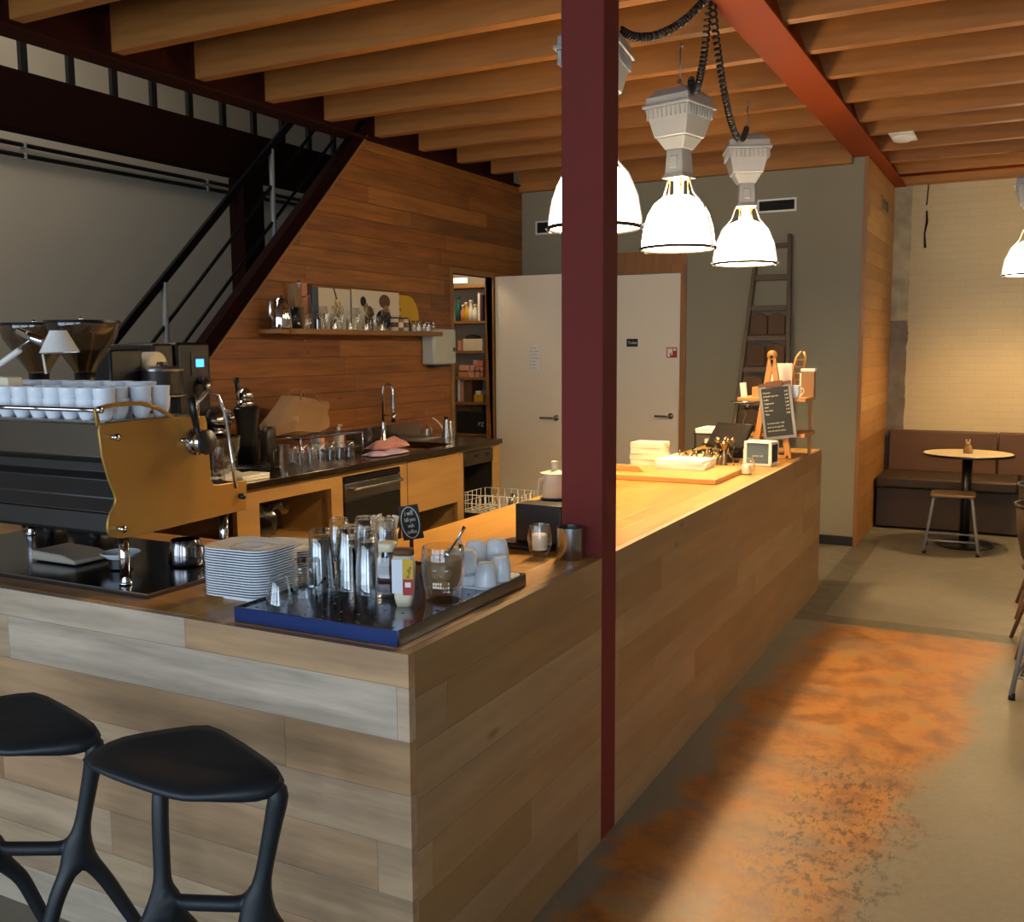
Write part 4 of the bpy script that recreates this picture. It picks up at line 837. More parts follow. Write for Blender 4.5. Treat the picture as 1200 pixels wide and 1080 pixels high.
# steam knob and wand
k=B(o).cyl((XM+.004,2.105,1.318),(XM+.05,2.105,1.318),.030,.036,n=28).cyl((XM,2.105,1.318),(XM+.012,2.105,1.318),.040,n=28).out('steam_knob','chrome',rt)
B(o).cyl((XM+.0505,2.105,1.318),(XM+.056,2.105,1.318),.037,.034,n=28).out('knob_face','machd',k)
B(o).tube([(XM+.02,2.06,1.325),(XM+.02,2.035,1.328)],.008,8).out('knob_stub','chrome',k)
B(o).tube([(XM+.03,2.09,1.345),(XM+.035,2.075,1.40),(XM+.04,2.062,1.45)],[.009,.011,.013],10).out('lever','black',k)
B(o).tube([(XM+.0,2.12,1.36),(XM+.01,2.115,1.43),(XM+.02,2.14,1.46),(XM+.03,2.175,1.45),(XM+.035,2.195,1.40),(XM+.05,2.205,1.25),(XM+.055,2.21,1.17)],.006,10).out('steam_wand','chrome',rt)
for x in (-2.45,-2.8):
    g_=B(o).cyl((x,2.13,1.30),(x,2.26,1.30),.035,n=18).cyl((x,2.22,1.30),(x,2.22,1.235),.036,n=18).out('brew_group','chrome',rt)
    B(o).tube([(x,2.23,1.235),(x,2.33,1.225)],.010,8).out('portafilter','black',g_)
# cups on the machine
Z0=1.3975; c0=None; names=['front','second','third','back']
big=B((0,0,0)).lathe([(0,0),(.018,0),(.020,.005),(.034,.02),(.042,.05),(.0435,.062),(.0405,.062),(.039,.05),(.031,.023),(.01,.012),(0,.012)],(0,0,0),20)
esp=B((0,0,0)).lathe(cupprof(.056,.021,.029),(0,0,0),18)
me_big=big.out('cappuccino_cup','white'); me_esp=esp.out('espresso_cup','white')
protos={'cappuccino_cup':me_big,'espresso_cup':me_esp}; used={'cappuccino_cup':False,'espresso_cup':False}
def place(nm,loc,lab_,grp,rz=0):
    o_=protos[nm] if not used[nm] else protos[nm].copy()
    if used[nm]: COL.objects.link(o_)
    used[nm]=True; o_.location=loc; o_.rotation_euler.z=rz; o_['label']=lab_; o_['category']='cup'; o_['group']=grp
random.seed(11)
for r_,y in enumerate((1.832,1.895,1.958)):
    for i in range(12):
        x=XM-.045-i*.0665-(.02 if r_%2 else 0)
        for l in range(2):
            place('espresso_cup',(x+random.uniform(-.002,.002),y,Z0+l*.030),'white espresso cup, %s row on machine, %s from gold panel, %s of pair'%(names[r_],ORD[i],'upper' if l else 'lower'),'white espresso cups on the machine',random.random())
for i in range(9):
    x=XM-.14-i*.092
    for l in range(2):
        place('cappuccino_cup',(x,2.045,Z0+l*.034),'wide white cappuccino cup, back row on machine, %s from gold panel, %s of pair'%(ORD[i],'upper' if l else 'lower'),'white cappuccino cups on the machine')
x=XM-.05; place('espresso_cup',(x,2.03,Z0),'white espresso cup at the back right corner of the machine top, lower one','white espresso cups on the machine'); place('espresso_cup',(x,2.03,Z0+.03),'white espresso cup at the back right corner of the machine top, upper one','white espresso cups on the machine')
p=at(9,448,'y',1.87); B((p.x,1.87,p.z)).prism([(-.03+p.x,p.z-.017),(.03+p.x,p.z-.017),(.027+p.x,p.z+.016),(-.027+p.x,p.z+.018)],'y',1.85,1.90).out('sugar_box','cream',label='small cream box lying on top of the cups at the left picture edge',cat='box',bev=.004)
# desk lamp
rt=T('desk_lamp','small jointed desk lamp with white arm reaching over the cups','desk lamp',(-2.93,2.10,1.3975)); o=rt.location
def q(px,py,y=1.93): return at(px,py,'y',y)
B(o).lathe([(0,0),(.05,0),(.05,.012),(.01,.016),(0,.016)],(-2.93,2.10,1.398) if False else (-3.06,2.10,1.3975),20).out('base','steel',rt)
B(o).tube([(-3.06,2.10,1.41),(-3.02,2.05,1.46),q(-18,440)],.006,8).tube([q(-18,440),q(23,410)],.0095,8).out('lower_arm','whitep',rt)
B(o).tube([q(14,414),q(43,393)],.0045,8).out('upper_arm','steel',rt)
B(o).cyl(q(22,388),q(52,401),.011,.016,n=16).out('head_joint','chrome',rt)
c=q(70,413); tp=q(68,388); B(o).cyl(c,tp,.055,.024,n=24,cap=False).cyl(tp,tp+Vector((0,0,.002)),.024,n=24).out('lamp_shade','whitep',rt)
B(o).tube([q(48,414),q(93,412)],.0025,6).out('shade_rim','chrome',rt); B(o).tube([q(50,415),q(54,438)],.0035,6).out('switch_rod','whitep',rt)
# things under the machine
p=at(25,634,'z',.9445); B((-2.5,1.95,.9445)).prism([(-2.70,.9447),(-2.50,.9447),(-2.50,.957),(-2.56,.970),(-2.70,.975)],'y',1.95,2.09).out('folded_newspaper','greyl',label='folded crumpled newspaper pushed under the machine at left',cat='newspaper',bev=.006)
p=at(100,640,'z',.9445); B((-2.36,1.98,.9445)).lathe([(0,0),(.04,0),(.058,.014),(.056,.016),(.038,.005),(0,.004)],(-2.36,2.0,.9448+.03),24).out('side_plate','white',label='small white plate just showing beneath the machine',cat='plate')
B((-2.36,2.0,.945)).lathe([(0,0),(.035,0),(.035,.029),(0,.029)],(-2.36,2.0,.9447),20).out('knock_ring','black',label='black rubber ring carrying the small white plate under the machine',cat='ring')
rt=T('milk_pitcher','squat dark steel pitcher standing beneath the gold side panel','pitcher',(-2.22,2.12,.9447))
B().lathe([(0,0),(.05,0),(.052,.006),(.05,.05),(.042,.075),(.04,.075),(.048,.05),(.049,.008),(0,.005)],(0,0,0),28).out('body','machp',rt); B().tube([(.045,.0,.06),(.07,.0,.055),(.07,0,.025),(.05,0,.02)],.004,8).out('handle','steel',rt)
# ================================================================== GRINDERS
def grinder(x,y,label,hh):
    rt=T('coffee_grinder',label,'grinder',(x,y,.93),0,'coffee grinders behind the machine'); H=hh-.93
    loft(B(),[(.0003,.17,.13,.03),(.03,.17,.13,.03),(.06,.13,.10,.03)]).out('base','black',rt)
    loft(B(),[(.061,.13,.10,.03),(.30,.14,.11,.04),(H-.30,.13,.11,.04),(H-.26,.10,.09,.04)]).out('body','black',rt)
    B().cyl((.0,-.06,.30),(.0,-.10,.28),.03,n=16).out('doser','machd',rt)
    B().cyl((0,0,H-.259),(0,0,H-.185),.032,.036,n=24).out('hopper_neck','black',rt)
    B().lathe([(.036,H-.184),(.05,H-.16),(.115,H-.06),(.126,H-.02),(.126,H-.012),(.123,H-.02),(.111,H-.06),(.047,H-.157),(.034,H-.18)],(0,0,0),32).out('hopper','smoke',rt)
    B().lathe([(0,H-.002),(.128,H-.002),(.130,H-.011),(.122,H-.0115),(0,H-.0115)],(0,0,0),32).out('hopper_lid','black',rt)
    B().ball((.055,-.05,H+.002),.008,10,6).out('lid_knob','chrome',rt); return rt
ga=at(42,378,'y',2.425); gb=at(96,375,'y',2.425)
grinder(ga.x,2.425,'coffee grinder with smoked hopper at left, behind the desk lamp',ga.z)
grinder(gb.x,2.425,'coffee grinder with smoked hopper in front of the stair handrail',gb.z)
# ================================================================== LEFT END OF THE STEEL WORKTOP
def Yx(px,X,py=500): return at(px,py,'x',X).y
def Zx(px,py,X): return at(px,py,'x',X).z
X=-3.60
# grinder with round cream dial
y0=Yx(122,X,425); y1=Yx(180,X,425); zt=Zx(150,409,X); zc=Zx(170,432,X)
rt=T('shop_grinder','black shop coffee grinder with round cream dial face','grinder',(X-.08,(y0+y1)/2,ZS)); o=rt.location
B(o).box(X-.18,X+.04,y0,y0+.18,ZS+.0003,zt).out('body','black',rt,bev=.012)
B(o).cyl((X-.07,y0+.18,zc),(X-.07,y1-.02,zc),.085,n=28).out('motor','machd',rt)
B(o).cyl((X-.06,y1-.02,zc-.0),(X+.03,y1-.0,zc),.078,n=32).out('dial','cream',rt,bev=.004)
B(o).cyl((X+.03,y1,zc),(X+.045,y1+.003,zc),.012,n=12).out('dial_knob','steel',rt)
# brewer with blue display
y2=Yx(183,X,402); y3=Yx(207,X,402); y4=Yx(246,X,402); zt=Zx(207,401,X)
rt=T('filter_brewer','tall black filter coffee brewer with small glowing blue display','coffee brewer',(X-.15,(y3+y4)/2,ZS)); o=rt.location
B(o).box(X-.35,X,y3,y4,ZS+.0003,zt).out('tower','black',rt,bev=.015)
B(o).box(X-.34,X-.02,y2,y3-.001,zt-.16,zt-.006).out('brew_head','machd',rt,bev=.012)
yd0,yd1=Yx(229,X,425),Yx(238,X,425); zd=Zx(233,425,X)
B(o).box(X,X+.003,yd0-.03,yd1+.02,zd-.06,zd+.05).out('control_face','machd',rt); B(o).box(X+.0032,X+.005,yd0,yd1,zd-.02,zd+.018).out('display','screen',rt)
zz=Zx(234,450,X); B(o).cyl((X,(yd0+yd1)/2,zz+.02),(X+.05,(yd0+yd1)/2,zz+.01),.018,n=14).cyl((X+.045,(yd0+yd1)/2,zz+.02),(X+.045,(yd0+yd1)/2,zz-.05),.02,.014,n=14).out('spout','steel',rt)
# pot with lid
pX=-3.50; py_=Yx(190,pX,440); zb=Zx(190,462,pX); zt2=Zx(190,430,pX)
rt=T('brew_basket','black and steel brew basket with domed lid beside the brewer','pot',(pX,py_,zb)); h=zt2-zb
B().lathe([(0,0),(.085,0),(.09,.004),(.09,h-.02),(0,h-.02)],(0,0,0),32).out('body','machd',rt); B().lathe([(0,h-.018),(.097,h-.018),(.098,h-.008),(.07,h+.004),(.025,h+.01),(.02,h+.024),(0,h+.026)],(0,0,0),32).out('lid','steel',rt)
B().lathe([(0,0),(.11,0),(.115,.008),(0,.008)],(0,0,-.0085),32).out('rim_plate','steel',rt)
B((pX,py_,ZS)).lathe([(0,0),(.085,0),(.085,.01),(.03,.02),(.03,zb-ZS-.03),(.09,zb-ZS-.012),(.09,zb-ZS-.009),(0,zb-ZS-.009)],(pX,py_,ZS+.0003),24).out('brewer_stand','machd',label='dark pedestal stand carrying the brew basket by the brewer',cat='stand')
# glass tower/jar with cork bits near mixer
pX=-3.47; yy=Yx(256,pX,550); b_=at(256,568,'x',pX)
rt=T('bean_jar','tall clear storage jar with brown chunks at the worktop end','jar',(pX,yy,ZS)); zt_j=Zx(256,524,pX)-ZS
B().lathe([(0,0),(.03,0),(.032,.005),(.032,zt_j),(.030,zt_j),(.030,.008),(0,.006)],(0,0,.0003),20).out('glass_body','glass',rt)
for k in range(6): B().ball((.01*math.cos(k*2),.01*math.sin(k*2),.025+k*(zt_j-.05)/6),.013,8,6,(1,.8,.7)).out('chunk','cartonb',rt)
# stand mixer
pX=-3.62; yy=Yx(258,pX,545); zt_m=Zx(256,476,pX); sc=(zt_m-ZS)/.36
rt=T('stand_mixer','silver stand mixer with steel bowl beside the brewer','mixer',(pX,yy,ZS),R(38)); rt.scale=(sc,sc,sc)
loft(B(),[(.0003,.19,.32,.08),(.02,.19,.32,.08),(.03,.16,.29,.07)]).out('base','whitep',rt)
b=B(); m4=Matrix.Translation((0,.10,0)); loft(b,[(.03,.10,.11,.04),(.15,.08,.09,.035),(.25,.09,.11,.04)]); 
for i in range(len(b.v)): b.v[i]=m4@b.v[i]
b.out('column','steel',rt)
B().ball((0,-.01,.30),.075,24,14,(.95,2.2,.85)).out('motor_head','steel',rt)
B().box(-.066,.066,-.165,.13,.288,.292).out('trim_band','black',rt,bev=.002)
B().cyl((0,-.10,.25),(0,-.10,.225),.035,.028,n=20).out('planetary_hub','chrome',rt); B().cyl((.06,-.1,.31),(.085,-.1,.31),.012,n=12).out('speed_knob','chrome',rt)
B().lathe([(0,.04),(.05,.04),(.055,.05),(.085,.10),(.105,.16),(.108,.215),(.112,.218),(.108,.222),(.104,.215),(.10,.16),(.08,.103),(.05,.058),(0,.05)],(0,-.08,0),36).out('mixing_bowl','steel',rt)
B().box(-.067,-.065,-.13,-.04,.26,.33).out('label_patch','green',rt)
# citrus press
pX=-3.72; yy=Yx(291,pX,535); zz=Zx(290,475,pX)
rt=T('citrus_press','tall black citrus press with upright lever and chrome head','juicer',(pX,yy,ZS),R(30)); H=zz-ZS
loft(B(),[(.0003,.20,.24,.03),(.03,.20,.24,.03),(.045,.16,.2,.03)]).out('base','black',rt)
loft(B(),[(.046,.10,.12,.03),(H*.7,.10,.12,.03),(H-.015,.13,.15,.04),(H,.11,.13,.04)]).out('body','black',rt)
loft(B(),[(.12,.06,.05,.02),(H*.55,.075,.06,.02)]).out('glass_cup','glass',rt)
b=B(); b.ball((0,-.03,H+.055),.045,18,12,(1,1,.95)); b.cyl((0,-.03,H),(0,-.03,H+.03),.05,.045,n=20); b.out('press_head','chrome',rt)
B().tube([(-.04,.02,H-.01),(-.05,.02,H+.10),(-.055,.02,H+.15)],[.012,.012,.017],10).out('lever','black',rt)
pX=-3.78; yy=Yx(314,pX,510); loft(B(),[(.0003,.07,.09,.02),(.20,.06,.08,.02),(.225,.04,.05,.02)]).out('thermos','machd')
o_=bpy.data.objects['thermos']; o_.location=(pX,yy,ZS); tagp(o_,'slim dark thermos between the citrus press and the wire glass rack','thermos')
# white pads
pX=-3.50; yy=Yx(291,pX,545)
for k in range(2):
    B((pX,yy,ZS)).box(pX-.08+.01*k,pX+.06,yy-.10-.01*k,yy+.09,ZS+.0003+k*.014,ZS+.0135+k*.014).out('notepad','paper',label='white notepad at the steel worktop front edge, %s one'%('upper' if k else 'lower'),cat='notepad',group='white notepads',bev=.002,rz=0)
# steel tumbler
pX=-3.47; yy=Yx(332,pX,545); h=Zx(332,521,pX)-ZS
rt=T('measuring_cup','tall narrow steel cup in front of the glass rack','cup',(pX,yy,ZS)); B().lathe([(0,0),(.026,0),(.030,h*.9),(.032,h),(.029,h),(.024,.006),(0,.006)],(0,0,.0003),24).out('body','steel',rt); B().tube([(-.01,-.028,h*.85),(-.02,-.05,h*.8),(-.02,-.048,h*.3),(-.01,-.026,h*.25)],.003,6).out('handle','steel',rt)
# wire rack with wine glasses upside down
ry0,ry1=Yx(316,-3.85,520),Yx(390,-3.85,515); rx0,rx1=-4.02,-3.62; zr=ZS+.15
rt=T('glass_rack','low chrome wire rack under the paper bag with upturned glasses','rack',((rx0+rx1)/2,(ry0+ry1)/2,ZS)); o=rt.location
b=B(o); b.tube([(rx0,ry0,zr),(rx1,ry0,zr),(rx1,ry1,zr),(rx0,ry1,zr)],.005,6,closed=True)
for k in range(1,9): y=ry0+(ry1-ry0)*k/9; b.tube([(rx0,y,zr),(rx1,y,zr)],.003,5)
b.out('wire_top','chrome',rt)
for x in (rx0,rx1):
    for y in (ry0,ry1): B(o).tube([(x,y,ZS+.0003),(x,y,zr)],.005,6).out('leg','chrome',rt)
wg=None
def wineprof(h,rb,rs): return [(0,0),(rb,0),(rb,.002),(.006,.006),(.0035,h*.45),(.012,h*.52),(rs,h*.72),(rs*.85,h),(rs*.85-.0015,h),(rs-.002,h*.72),(.01,h*.535),(0,h*.52)]
n_=0
for i in range(6):
    for j in range(2):
        y=ry0+.06+(ry1-ry0-.12)*i/5; x=rx1-.06-j*.13
        lab_='clear upturned glass under the chrome rack, %s from the left in the %s row'%(ORD[i],'front' if j==0 else 'back')
        if wg is None: wg=mk_glass((x,y,ZS),glass(.095,.03,.036),lab_,group='upturned glasses under the chrome rack',name='water_glass',n=18)
        else: c=wg.copy(); COL.objects.link(c); c.location=(x,y,ZS); c['label']=lab_
# crumpled paper bag resting on the rack
rt=T('paper_bag','large crumpled brown paper carrier bag leaning over the glass rack','bag',(-3.86,(ry0+ry1)/2,zr+.006)); 
yb0=Yx(318,-3.86,490)-rt.location.y; yb1=Yx(378,-3.86,490)-rt.location.y; zz0=zr+.006; top=Zx(345,465,-3.86)-zz0
L=yb1-yb0; random.seed(9)
secs=[(0.0,yb0+.10*L,yb0+.86*L,.09),(.10,yb0+.0*L,yb0+.93*L,.12),(.34,yb0+.0*L,yb0+.90*L,.115),(.5,yb0+.04*L,yb0+.96*L,.10),(.62,yb0+.10*L,yb0+1.0*L,.09),(.80,yb0+.20*L,yb0+1.03*L,.085),(1.0,yb0+.30*L,yb0+.98*L,.08)]
v=[];f=[];n=20
for j,(t,a,c_,dd) in enumerate(secs):
    for i in range(n):
        an=2*PI*i/n; cx=math.copysign(abs(math.cos(an))**.6,math.cos(an)); sx_=math.copysign(abs(math.sin(an))**.6,math.sin(an))
        yy_=(a+c_)/2+(c_-a)/2*cx; cr=random.uniform(-.012,.012)*(1.6 if t<.5 else .5)
        zt__=t*top*(1.0-(.34*((yy_-yb0)/L-.45) if t>.3 else 0)*t)
        v.append((sx_*dd+cr,yy_+cr,zt__+(cr if 0<t<1 else 0)))
for j in range(len(secs)-1):
    for i in range(n): f.append((j*n+i,j*n+(i+1)%n,(j+1)*n+(i+1)%n,(j+1)*n+i))
f.append(tuple(range(n))[::-1])
bb=B(); bb.add(v,f,False); ob=bb.out('bag_body','kraft',rt,ang=25); mo=ob.modifiers.new('sol','SOLIDIFY'); mo.thickness=.002
for dx,fr_ in ((.075,0.0),(-.075,.14)):
    ya_=yb0+(.38+fr_)*L; yb_=yb0+(.74+fr_)*L; B().tube(bez((dx,ya_,top*.93),(dx*.9,ya_-.02,top*1.30),(dx*.9,yb_-.02,top*1.28),(dx,yb_,top*.82)),.0045,6).out('handle','kraft',rt)
# soap bottle, faucet, towels etc
pX=-3.98; yy=Yx(397,pX,515); h=Zx(397,498,pX)-ZS
rt=T('soap_bottle','white pump soap bottle standing by the splashback','bottle',(pX,yy,ZS)); 
loft(B(),[(.0003,.06,.045,.018),(.008,.066,.05,.02),(h*.62,.066,.05,.02),(h*.74,.03,.028,.013)]).out('body','whitep',rt); B().cyl((0,0,h*.745),(0,0,h*.93),.011,n=12).tube([(0,0,h*.93),(0,0,h),(.0,.035,h-.004)],.006,8).out('pump','whitep',rt)
B().box(.0252,.0262,-.018,.018,h*.2,h*.5).out('label_patch','greyl',rt)
pX=-3.80; yy=Yx(375,pX,515)
rt=T('detergent_bottle','pale plastic bottle half hidden behind the paper bag','bottle',(-3.95,Yx(372,-3.95,500),ZS)); 
loft(B(),[(.0003,.07,.06,.02),(.16,.07,.06,.02),(.19,.04,.04,.018)]).out('body','whitep',rt); B().cyl((0,0,.191),(0,0,.215),.018,n=14).out('cap','black',rt); B().box(.0352,.0362,-.02,.02,.05,.14).out('label_patch','pinkp',rt)
pX=-4.05; yy=Yx(449,pX,490); zt=Zx(449,449,pX)
rt=T('kitchen_tap','tall chrome spring kitchen tap behind the sink','tap',(pX,yy,ZS)); H=zt-ZS
B().lathe([(0,0),(.028,0),(.028,.012),(.018,.03),(.016,.14),(0,.14)],(0,0,.0003),20).out('base','chrome',rt)
B().tube([(0,0,.13),(0,0,H-.06),(.005,.004,H-.02),(.035,.01,H),(.065,.015,H-.02),(.075,.02,H-.06),(.075,.02,.21)],.010,10).out('riser','chrome',rt)
b=B(); P=[]
for i in range(260):
    a=i*.7; t=i/260; P.append((.075+.013*math.cos(a),.02+.013*math.sin(a),H-.07-t*(H-.30)))
b.tube(P,.0022,4).out('spring_hose','chrome',rt)
B().cyl((.0,.0,.19),(.10,.025,.19),.006,n=8).cyl((.075,.02,.21),(.075,.02,.14),.015,.018,n=14).out('spray_head','chrome',rt); B().tube([(.015,-.01,.09),(.05,-.04,.10)],.006,8).out('lever','chrome',rt)
rt=T('dishcloth_pile','pink and lilac dishcloths heaped on the front edge of the sink','cloth',(-3.56,Yx(452,-3.56,525),ZS))
random.seed(4)
def cloth(cx,cy,w,d,h,z0,m,nm,par):
    n=12; v=[];f=[]
    for i in range(n+1):
        for j in range(n+1):
            u=i/n*2-1; w_=j/n*2-1; r=max(abs(u),abs(w_))**3; hh=h*(1-r)*(0.75+.35*math.sin(3.1*u+2*w_+cx*9)*math.cos(4*w_-u))+.004
            v.append((cx+u*w*(1+.08*math.sin(5*w_)),cy+w_*d*(1+.1*math.sin(4*u+1)),z0+max(.0015,hh)))
    for i in range(n):
        for j in range(n): f.append((i*(n+1)+j,(i+1)*(n+1)+j,(i+1)*(n+1)+j+1,i*(n+1)+j+1))
    b=B(); b.add(v,f,True); ob=b.out(nm,m,par,ang=180); mo=ob.modifiers.new('s','SOLIDIFY'); mo.thickness=.0035; mo.offset=1; return ob
cloth(.03,-.03,.07,.17,.035,.001,'lilac','lower_cloth',rt); cloth(.0,.03,.07,.16,.065,.035,'pink','upper_cloth',rt)
rt=T('pan','dark frying pan lying by the splashback with its handle toward the soap','pan',(-3.80,Yx(415,-3.80,522),ZS)); 
B().lathe([(0,0),(.09,0),(.115,.035),(.112,.035),(.088,.004),(0,.004)],(0,-.16,.0005),28).out('pan_body','machd',rt); B().tube([(.0,-.05,.03),(.02,.16,.05)],[.008,.011],8).out('handle','machd',rt)
pX=-3.90; yy=Yx(500,pX,508); 
rt=T('drying_board','grey drying mat with clear balloon glass beyond the sink','mat',(pX,yy,ZS)); loft(B(),[(.0003,.16,.30,.03),(.012,.16,.30,.03)]).out('mat','greyl',rt); B().tube(bez((.06,.12,.012),(.04,.2,.06),(-.02,.22,.10),(-.06,.18,.14)),.007,8).out('curled_edge','whitep',rt)
o_=mk_glass((pX-.02,yy+.03,ZS+.0125),[(r,.20-z) for r,z in wineprof(.20,.036,.045)],'clear balloon wine glass upside down on the grey drying mat',name='wine_glass',n=22)
for k,(px,h_) in enumerate(((523,.16),(530,.14))):
    pX=-3.72; yy=Yx(px,pX,510)
    rt=T('cocktail_shaker',('taller ribbed steel shaker with black cap' if k==0 else 'shorter steel shaker leaning beside the capped one')+' at the worktop end','shaker',(pX-.03*k,yy+.02*k,ZS))
    B().lathe([(0,0),(.034,0)]+[(.034-.0018*j+(.002 if j%2 else 0),.01+j*h_*.085) for j in range(10)]+[(.016,h_*.92),(0,h_*.93)],(0,0,.0003),24).out('body','steel',rt)
    if k==0: B().cyl((0,0,h_*.932),(0,0,h_*1.06),.015,n=14).out('cap','black',rt)
# clear bag in the open bay, bin below drawer
zf=.0
rt=T('plastic_bag','crumpled clear plastic bag lying in the open cabinet bay','bag',(-3.62,(fy(308)+fy(345))/2,.5605)); 
b=B(); random.seed(8); b.ball((0,0,.10),.13,18,10,(.9,1.0,1.0))
for i in range(len(b.v)): b.v[i]=b.v[i]+Vector([random.uniform(-.02,.02) for _ in range(3)]); b.v[i].z=max(b.v[i].z,.003)
b.out('bag_body','bag',rt,ang=20); B().tube([(.03,.06,.17),(.05,.16,.19),(.04,.22,.16)],[.03,.02,.035],8).out('twisted_neck','bag',rt)
rt=T('waste_bin','narrow black waste bin under the drawer front','bin',(-3.62,fy(497,py=600),.0)); loft(B(),[(.0003,.2,.16,.02),(.50,.24,.18,.02)]).out('body','black',rt); loft(B(),[(.501,.25,.19,.02),(.515,.25,.19,.02)]).out('lid','machd',rt)
# ================================================================== WALL SHELF
XSF=-3.93
sy0=at(345,385,'x',XSF).y; sy1=at(519,393,'x',XSF).y; zs=(Zx(345,384,XSF)+Zx(505,389,XSF))/2
rt=T('wall_shelf','long oak wall shelf crowded with glasses above the sink','shelf',(-4.0,(sy0+sy1)/2,zs)); o=rt.location
B(o).box(XW+.001,XSF,sy0,sy1,zs-.032,zs).out('board','shelfw',rt,bev=.002)
ek=Yx(322,-3.99,392)
B((-4.0,ek,zs)).box(XW+.001,XSF-.03,ek,sy0-.002,zs-.03,zs-.005).out('shelf_end_block','shelfw',label='short dark timber ledge at the left end of the wall shelf',cat='shelf',bev=.002)
z=zs+.0005
XR=-4.085; XM_=-4.03; XN=-3.97
def yx(px,X): return at(px,370,'x',X).y
# propped print panels
def panel(px0,px1,pyt,m,label,tilt=0,cat='picture',nm='print_panel',X=XR):
    y0_=yx(px0,X); y1_=yx(px1,X); zt_=Zx((px0+px1)/2,pyt,X); rt=T(nm,label,cat,(X,(y0_+y1_)/2,z)); w=(y1_-y0_)/2; h=zt_-z
    B().box(-.008,.0,-w,w,0,h).out('panel',m,rt,bev=.001); return rt,w,h
p_,w,h=panel(374,411,338,'cream','white picture panel with yellow flowering branch leaning on the wall')
b=B()
for (y0_,z0_,y1_,z1_) in ((-.05,.04,.02,.14),(.02,.14,.0,.21),(.02,.10,.06,.17),(.0,.09,-.04,.15)): b.beam((.001,y0_,z0_),(.001,y1_,z1_),.004,.001,up=(1,0,0))
b.out('printed_branch','cartonb',p_)
random.seed(6)
for k in range(9): B().ball((.0005,random.uniform(-.02,.07),random.uniform(.06,.2)),.012,8,5,(.08,1,1)).out('printed_blossom','yellow',p_)
B().beam((.001,-.01,h-.0),(.001,.02,h-.07),.012,.001,up=(1,0,0)).beam((.001,-.06,.0),(.001,.0,.07),.012,.001,up=(1,0,0)).out('printed_stroke','black',p_)
p_,w,h=panel(413,468,341,'cream','pale poster panel with two painted portrait figures on the wall shelf')
def blob(par,y_,z_,ry,rz_,m,nm): B().ball((.0006,y_,z_),1,14,8,(.0012,ry,rz_)).out(nm,m,par)
blob(p_,-w*.55,h*.72,.035,.035,'black','printed_hair'); blob(p_,-w*.45,h*.58,.028,.035,'kraft','printed_face'); blob(p_,-w*.3,h*.3,.06,.09,'cartonb','printed_coat'); blob(p_,w*.35,h*.75,.07,.05,'cartonb','printed_hat'); blob(p_,w*.4,h*.58,.035,.04,'kraft','printed_face'); blob(p_,w*.3,h*.3,.10,.07,'black','printed_coat')
p_,w,h=panel(463,491,346,'yellow','yellow round-cornered print panel at the right of the portraits',X=XR-.012)
bpy.data.objects.remove(kids(p_)[0])
P=[(-w,0),(w,0),(w,h*.35)]+[(w*math.cos(R(a))*1.0-0,h*.35+h*.65*math.sin(R(a))) for a in (20,40,60,78)]+[(-w,h)]
B().prism(P,'x',-.008,0).out('panel','yellow',p_); 
for k,t_ in enumerate(('THEE','KOFFIE','TAART')): text(t_,.032,'cartonb',p_,Matrix.Translation((.0005,-w+.012,h*.74-k*.05))@frame3((0,1,0),(0,0,1),(0,0,0)),ext=.0003,sx=.7)
for (a,b_,t_,m,l) in ((346,355,332,'kraft','tan book spine'),(355,361,331,'orangep','orange-brown book spine'),(361,367,333,'purple','plum book spine'),(367,374,336,'blued','slate blue book spine')):
    y0_=yx(a,XR+.03); y1_=yx(b_,XR+.03); zt_=Zx(a,t_,XR+.03); B((XR,(y0_+y1_)/2,z)).box(XR-.03,XR+.03,y0_+.0005,y1_-.0005,z,zt_).out('book',m,label=l+' standing at the left end of the wall shelf',cat='book',bev=.002)
# kettle and coffee maker
rt=T('kettle','chrome kettle at the left end of the wall shelf','kettle',(XN-.03,yx(334,XN),z)); h=Zx(334,346,XN)-z
B().lathe([(0,0),(.065,0),(.068,.01),(.06,h*.55),(.045,h*.85),(.03,h*.92),(0,h*.93)],(0,0,0),28).out('body','chrome',rt); B().tube([(.0,-.05,h*.85),(.0,-.09,h*.8),(0,-.1,h*.4),(0,-.07,h*.1)],.008,8).out('handle','steel',rt); B().ball((0,0,h*.96),.012,10,6).out('lid_knob','black',rt)
rt=T('coffee_press','black coffee press with dark handle beside the chrome kettle','coffee press',(XN,yx(344.5,XN),z)); h=Zx(345,360,XN)-z
loft(B(),[(0,.07,.075,.02),(h*.45,.065,.07,.02),(h*.5,.045,.05,.015),(h,.045,.05,.015)]).out('body','black',rt); B().box(.0355,.0365,-.012,.012,h*.2,h*.3).out('badge','steel',rt)
def bottle(px,X,h_,r_,m,label,nm='bottle',liq=None):
    rt=T(nm,label,'bottle',(X,yx(px,X),z)); B().lathe([(0,0),(r_,0),(r_,h_*.6),(r_*.4,h_*.75),(r_*.35,h_*.95),(0,h_*.95)],(0,0,0),16).out('body',m,rt); B().cyl((0,0,h_*.951),(0,0,h_),r_*.42,n=12).out('stopper','cartonb' if m=='glass' else 'black',rt)
    if liq: B().lathe([(0,.003),(r_*.9,.003),(r_*.9,h_*.45),(0,h_*.45)],(0,0,0),14).out('contents',liq,rt)
bottle(351,XM_,.30,.03,'glass','tall clear bottle rising behind the coffee press on the wall shelf',liq='sugar'); bottle(357,XN,.2,.028,'glass','clear bottle with amber contents beside the coffee press',liq='kraft')
bottle(362,XM_,.22,.026,'glass','clear bottle with sugar in front of the plum book',liq='sugar'); bottle(372,XN,.10,.02,'machp','small dark shiny bottle before the slate blue book')
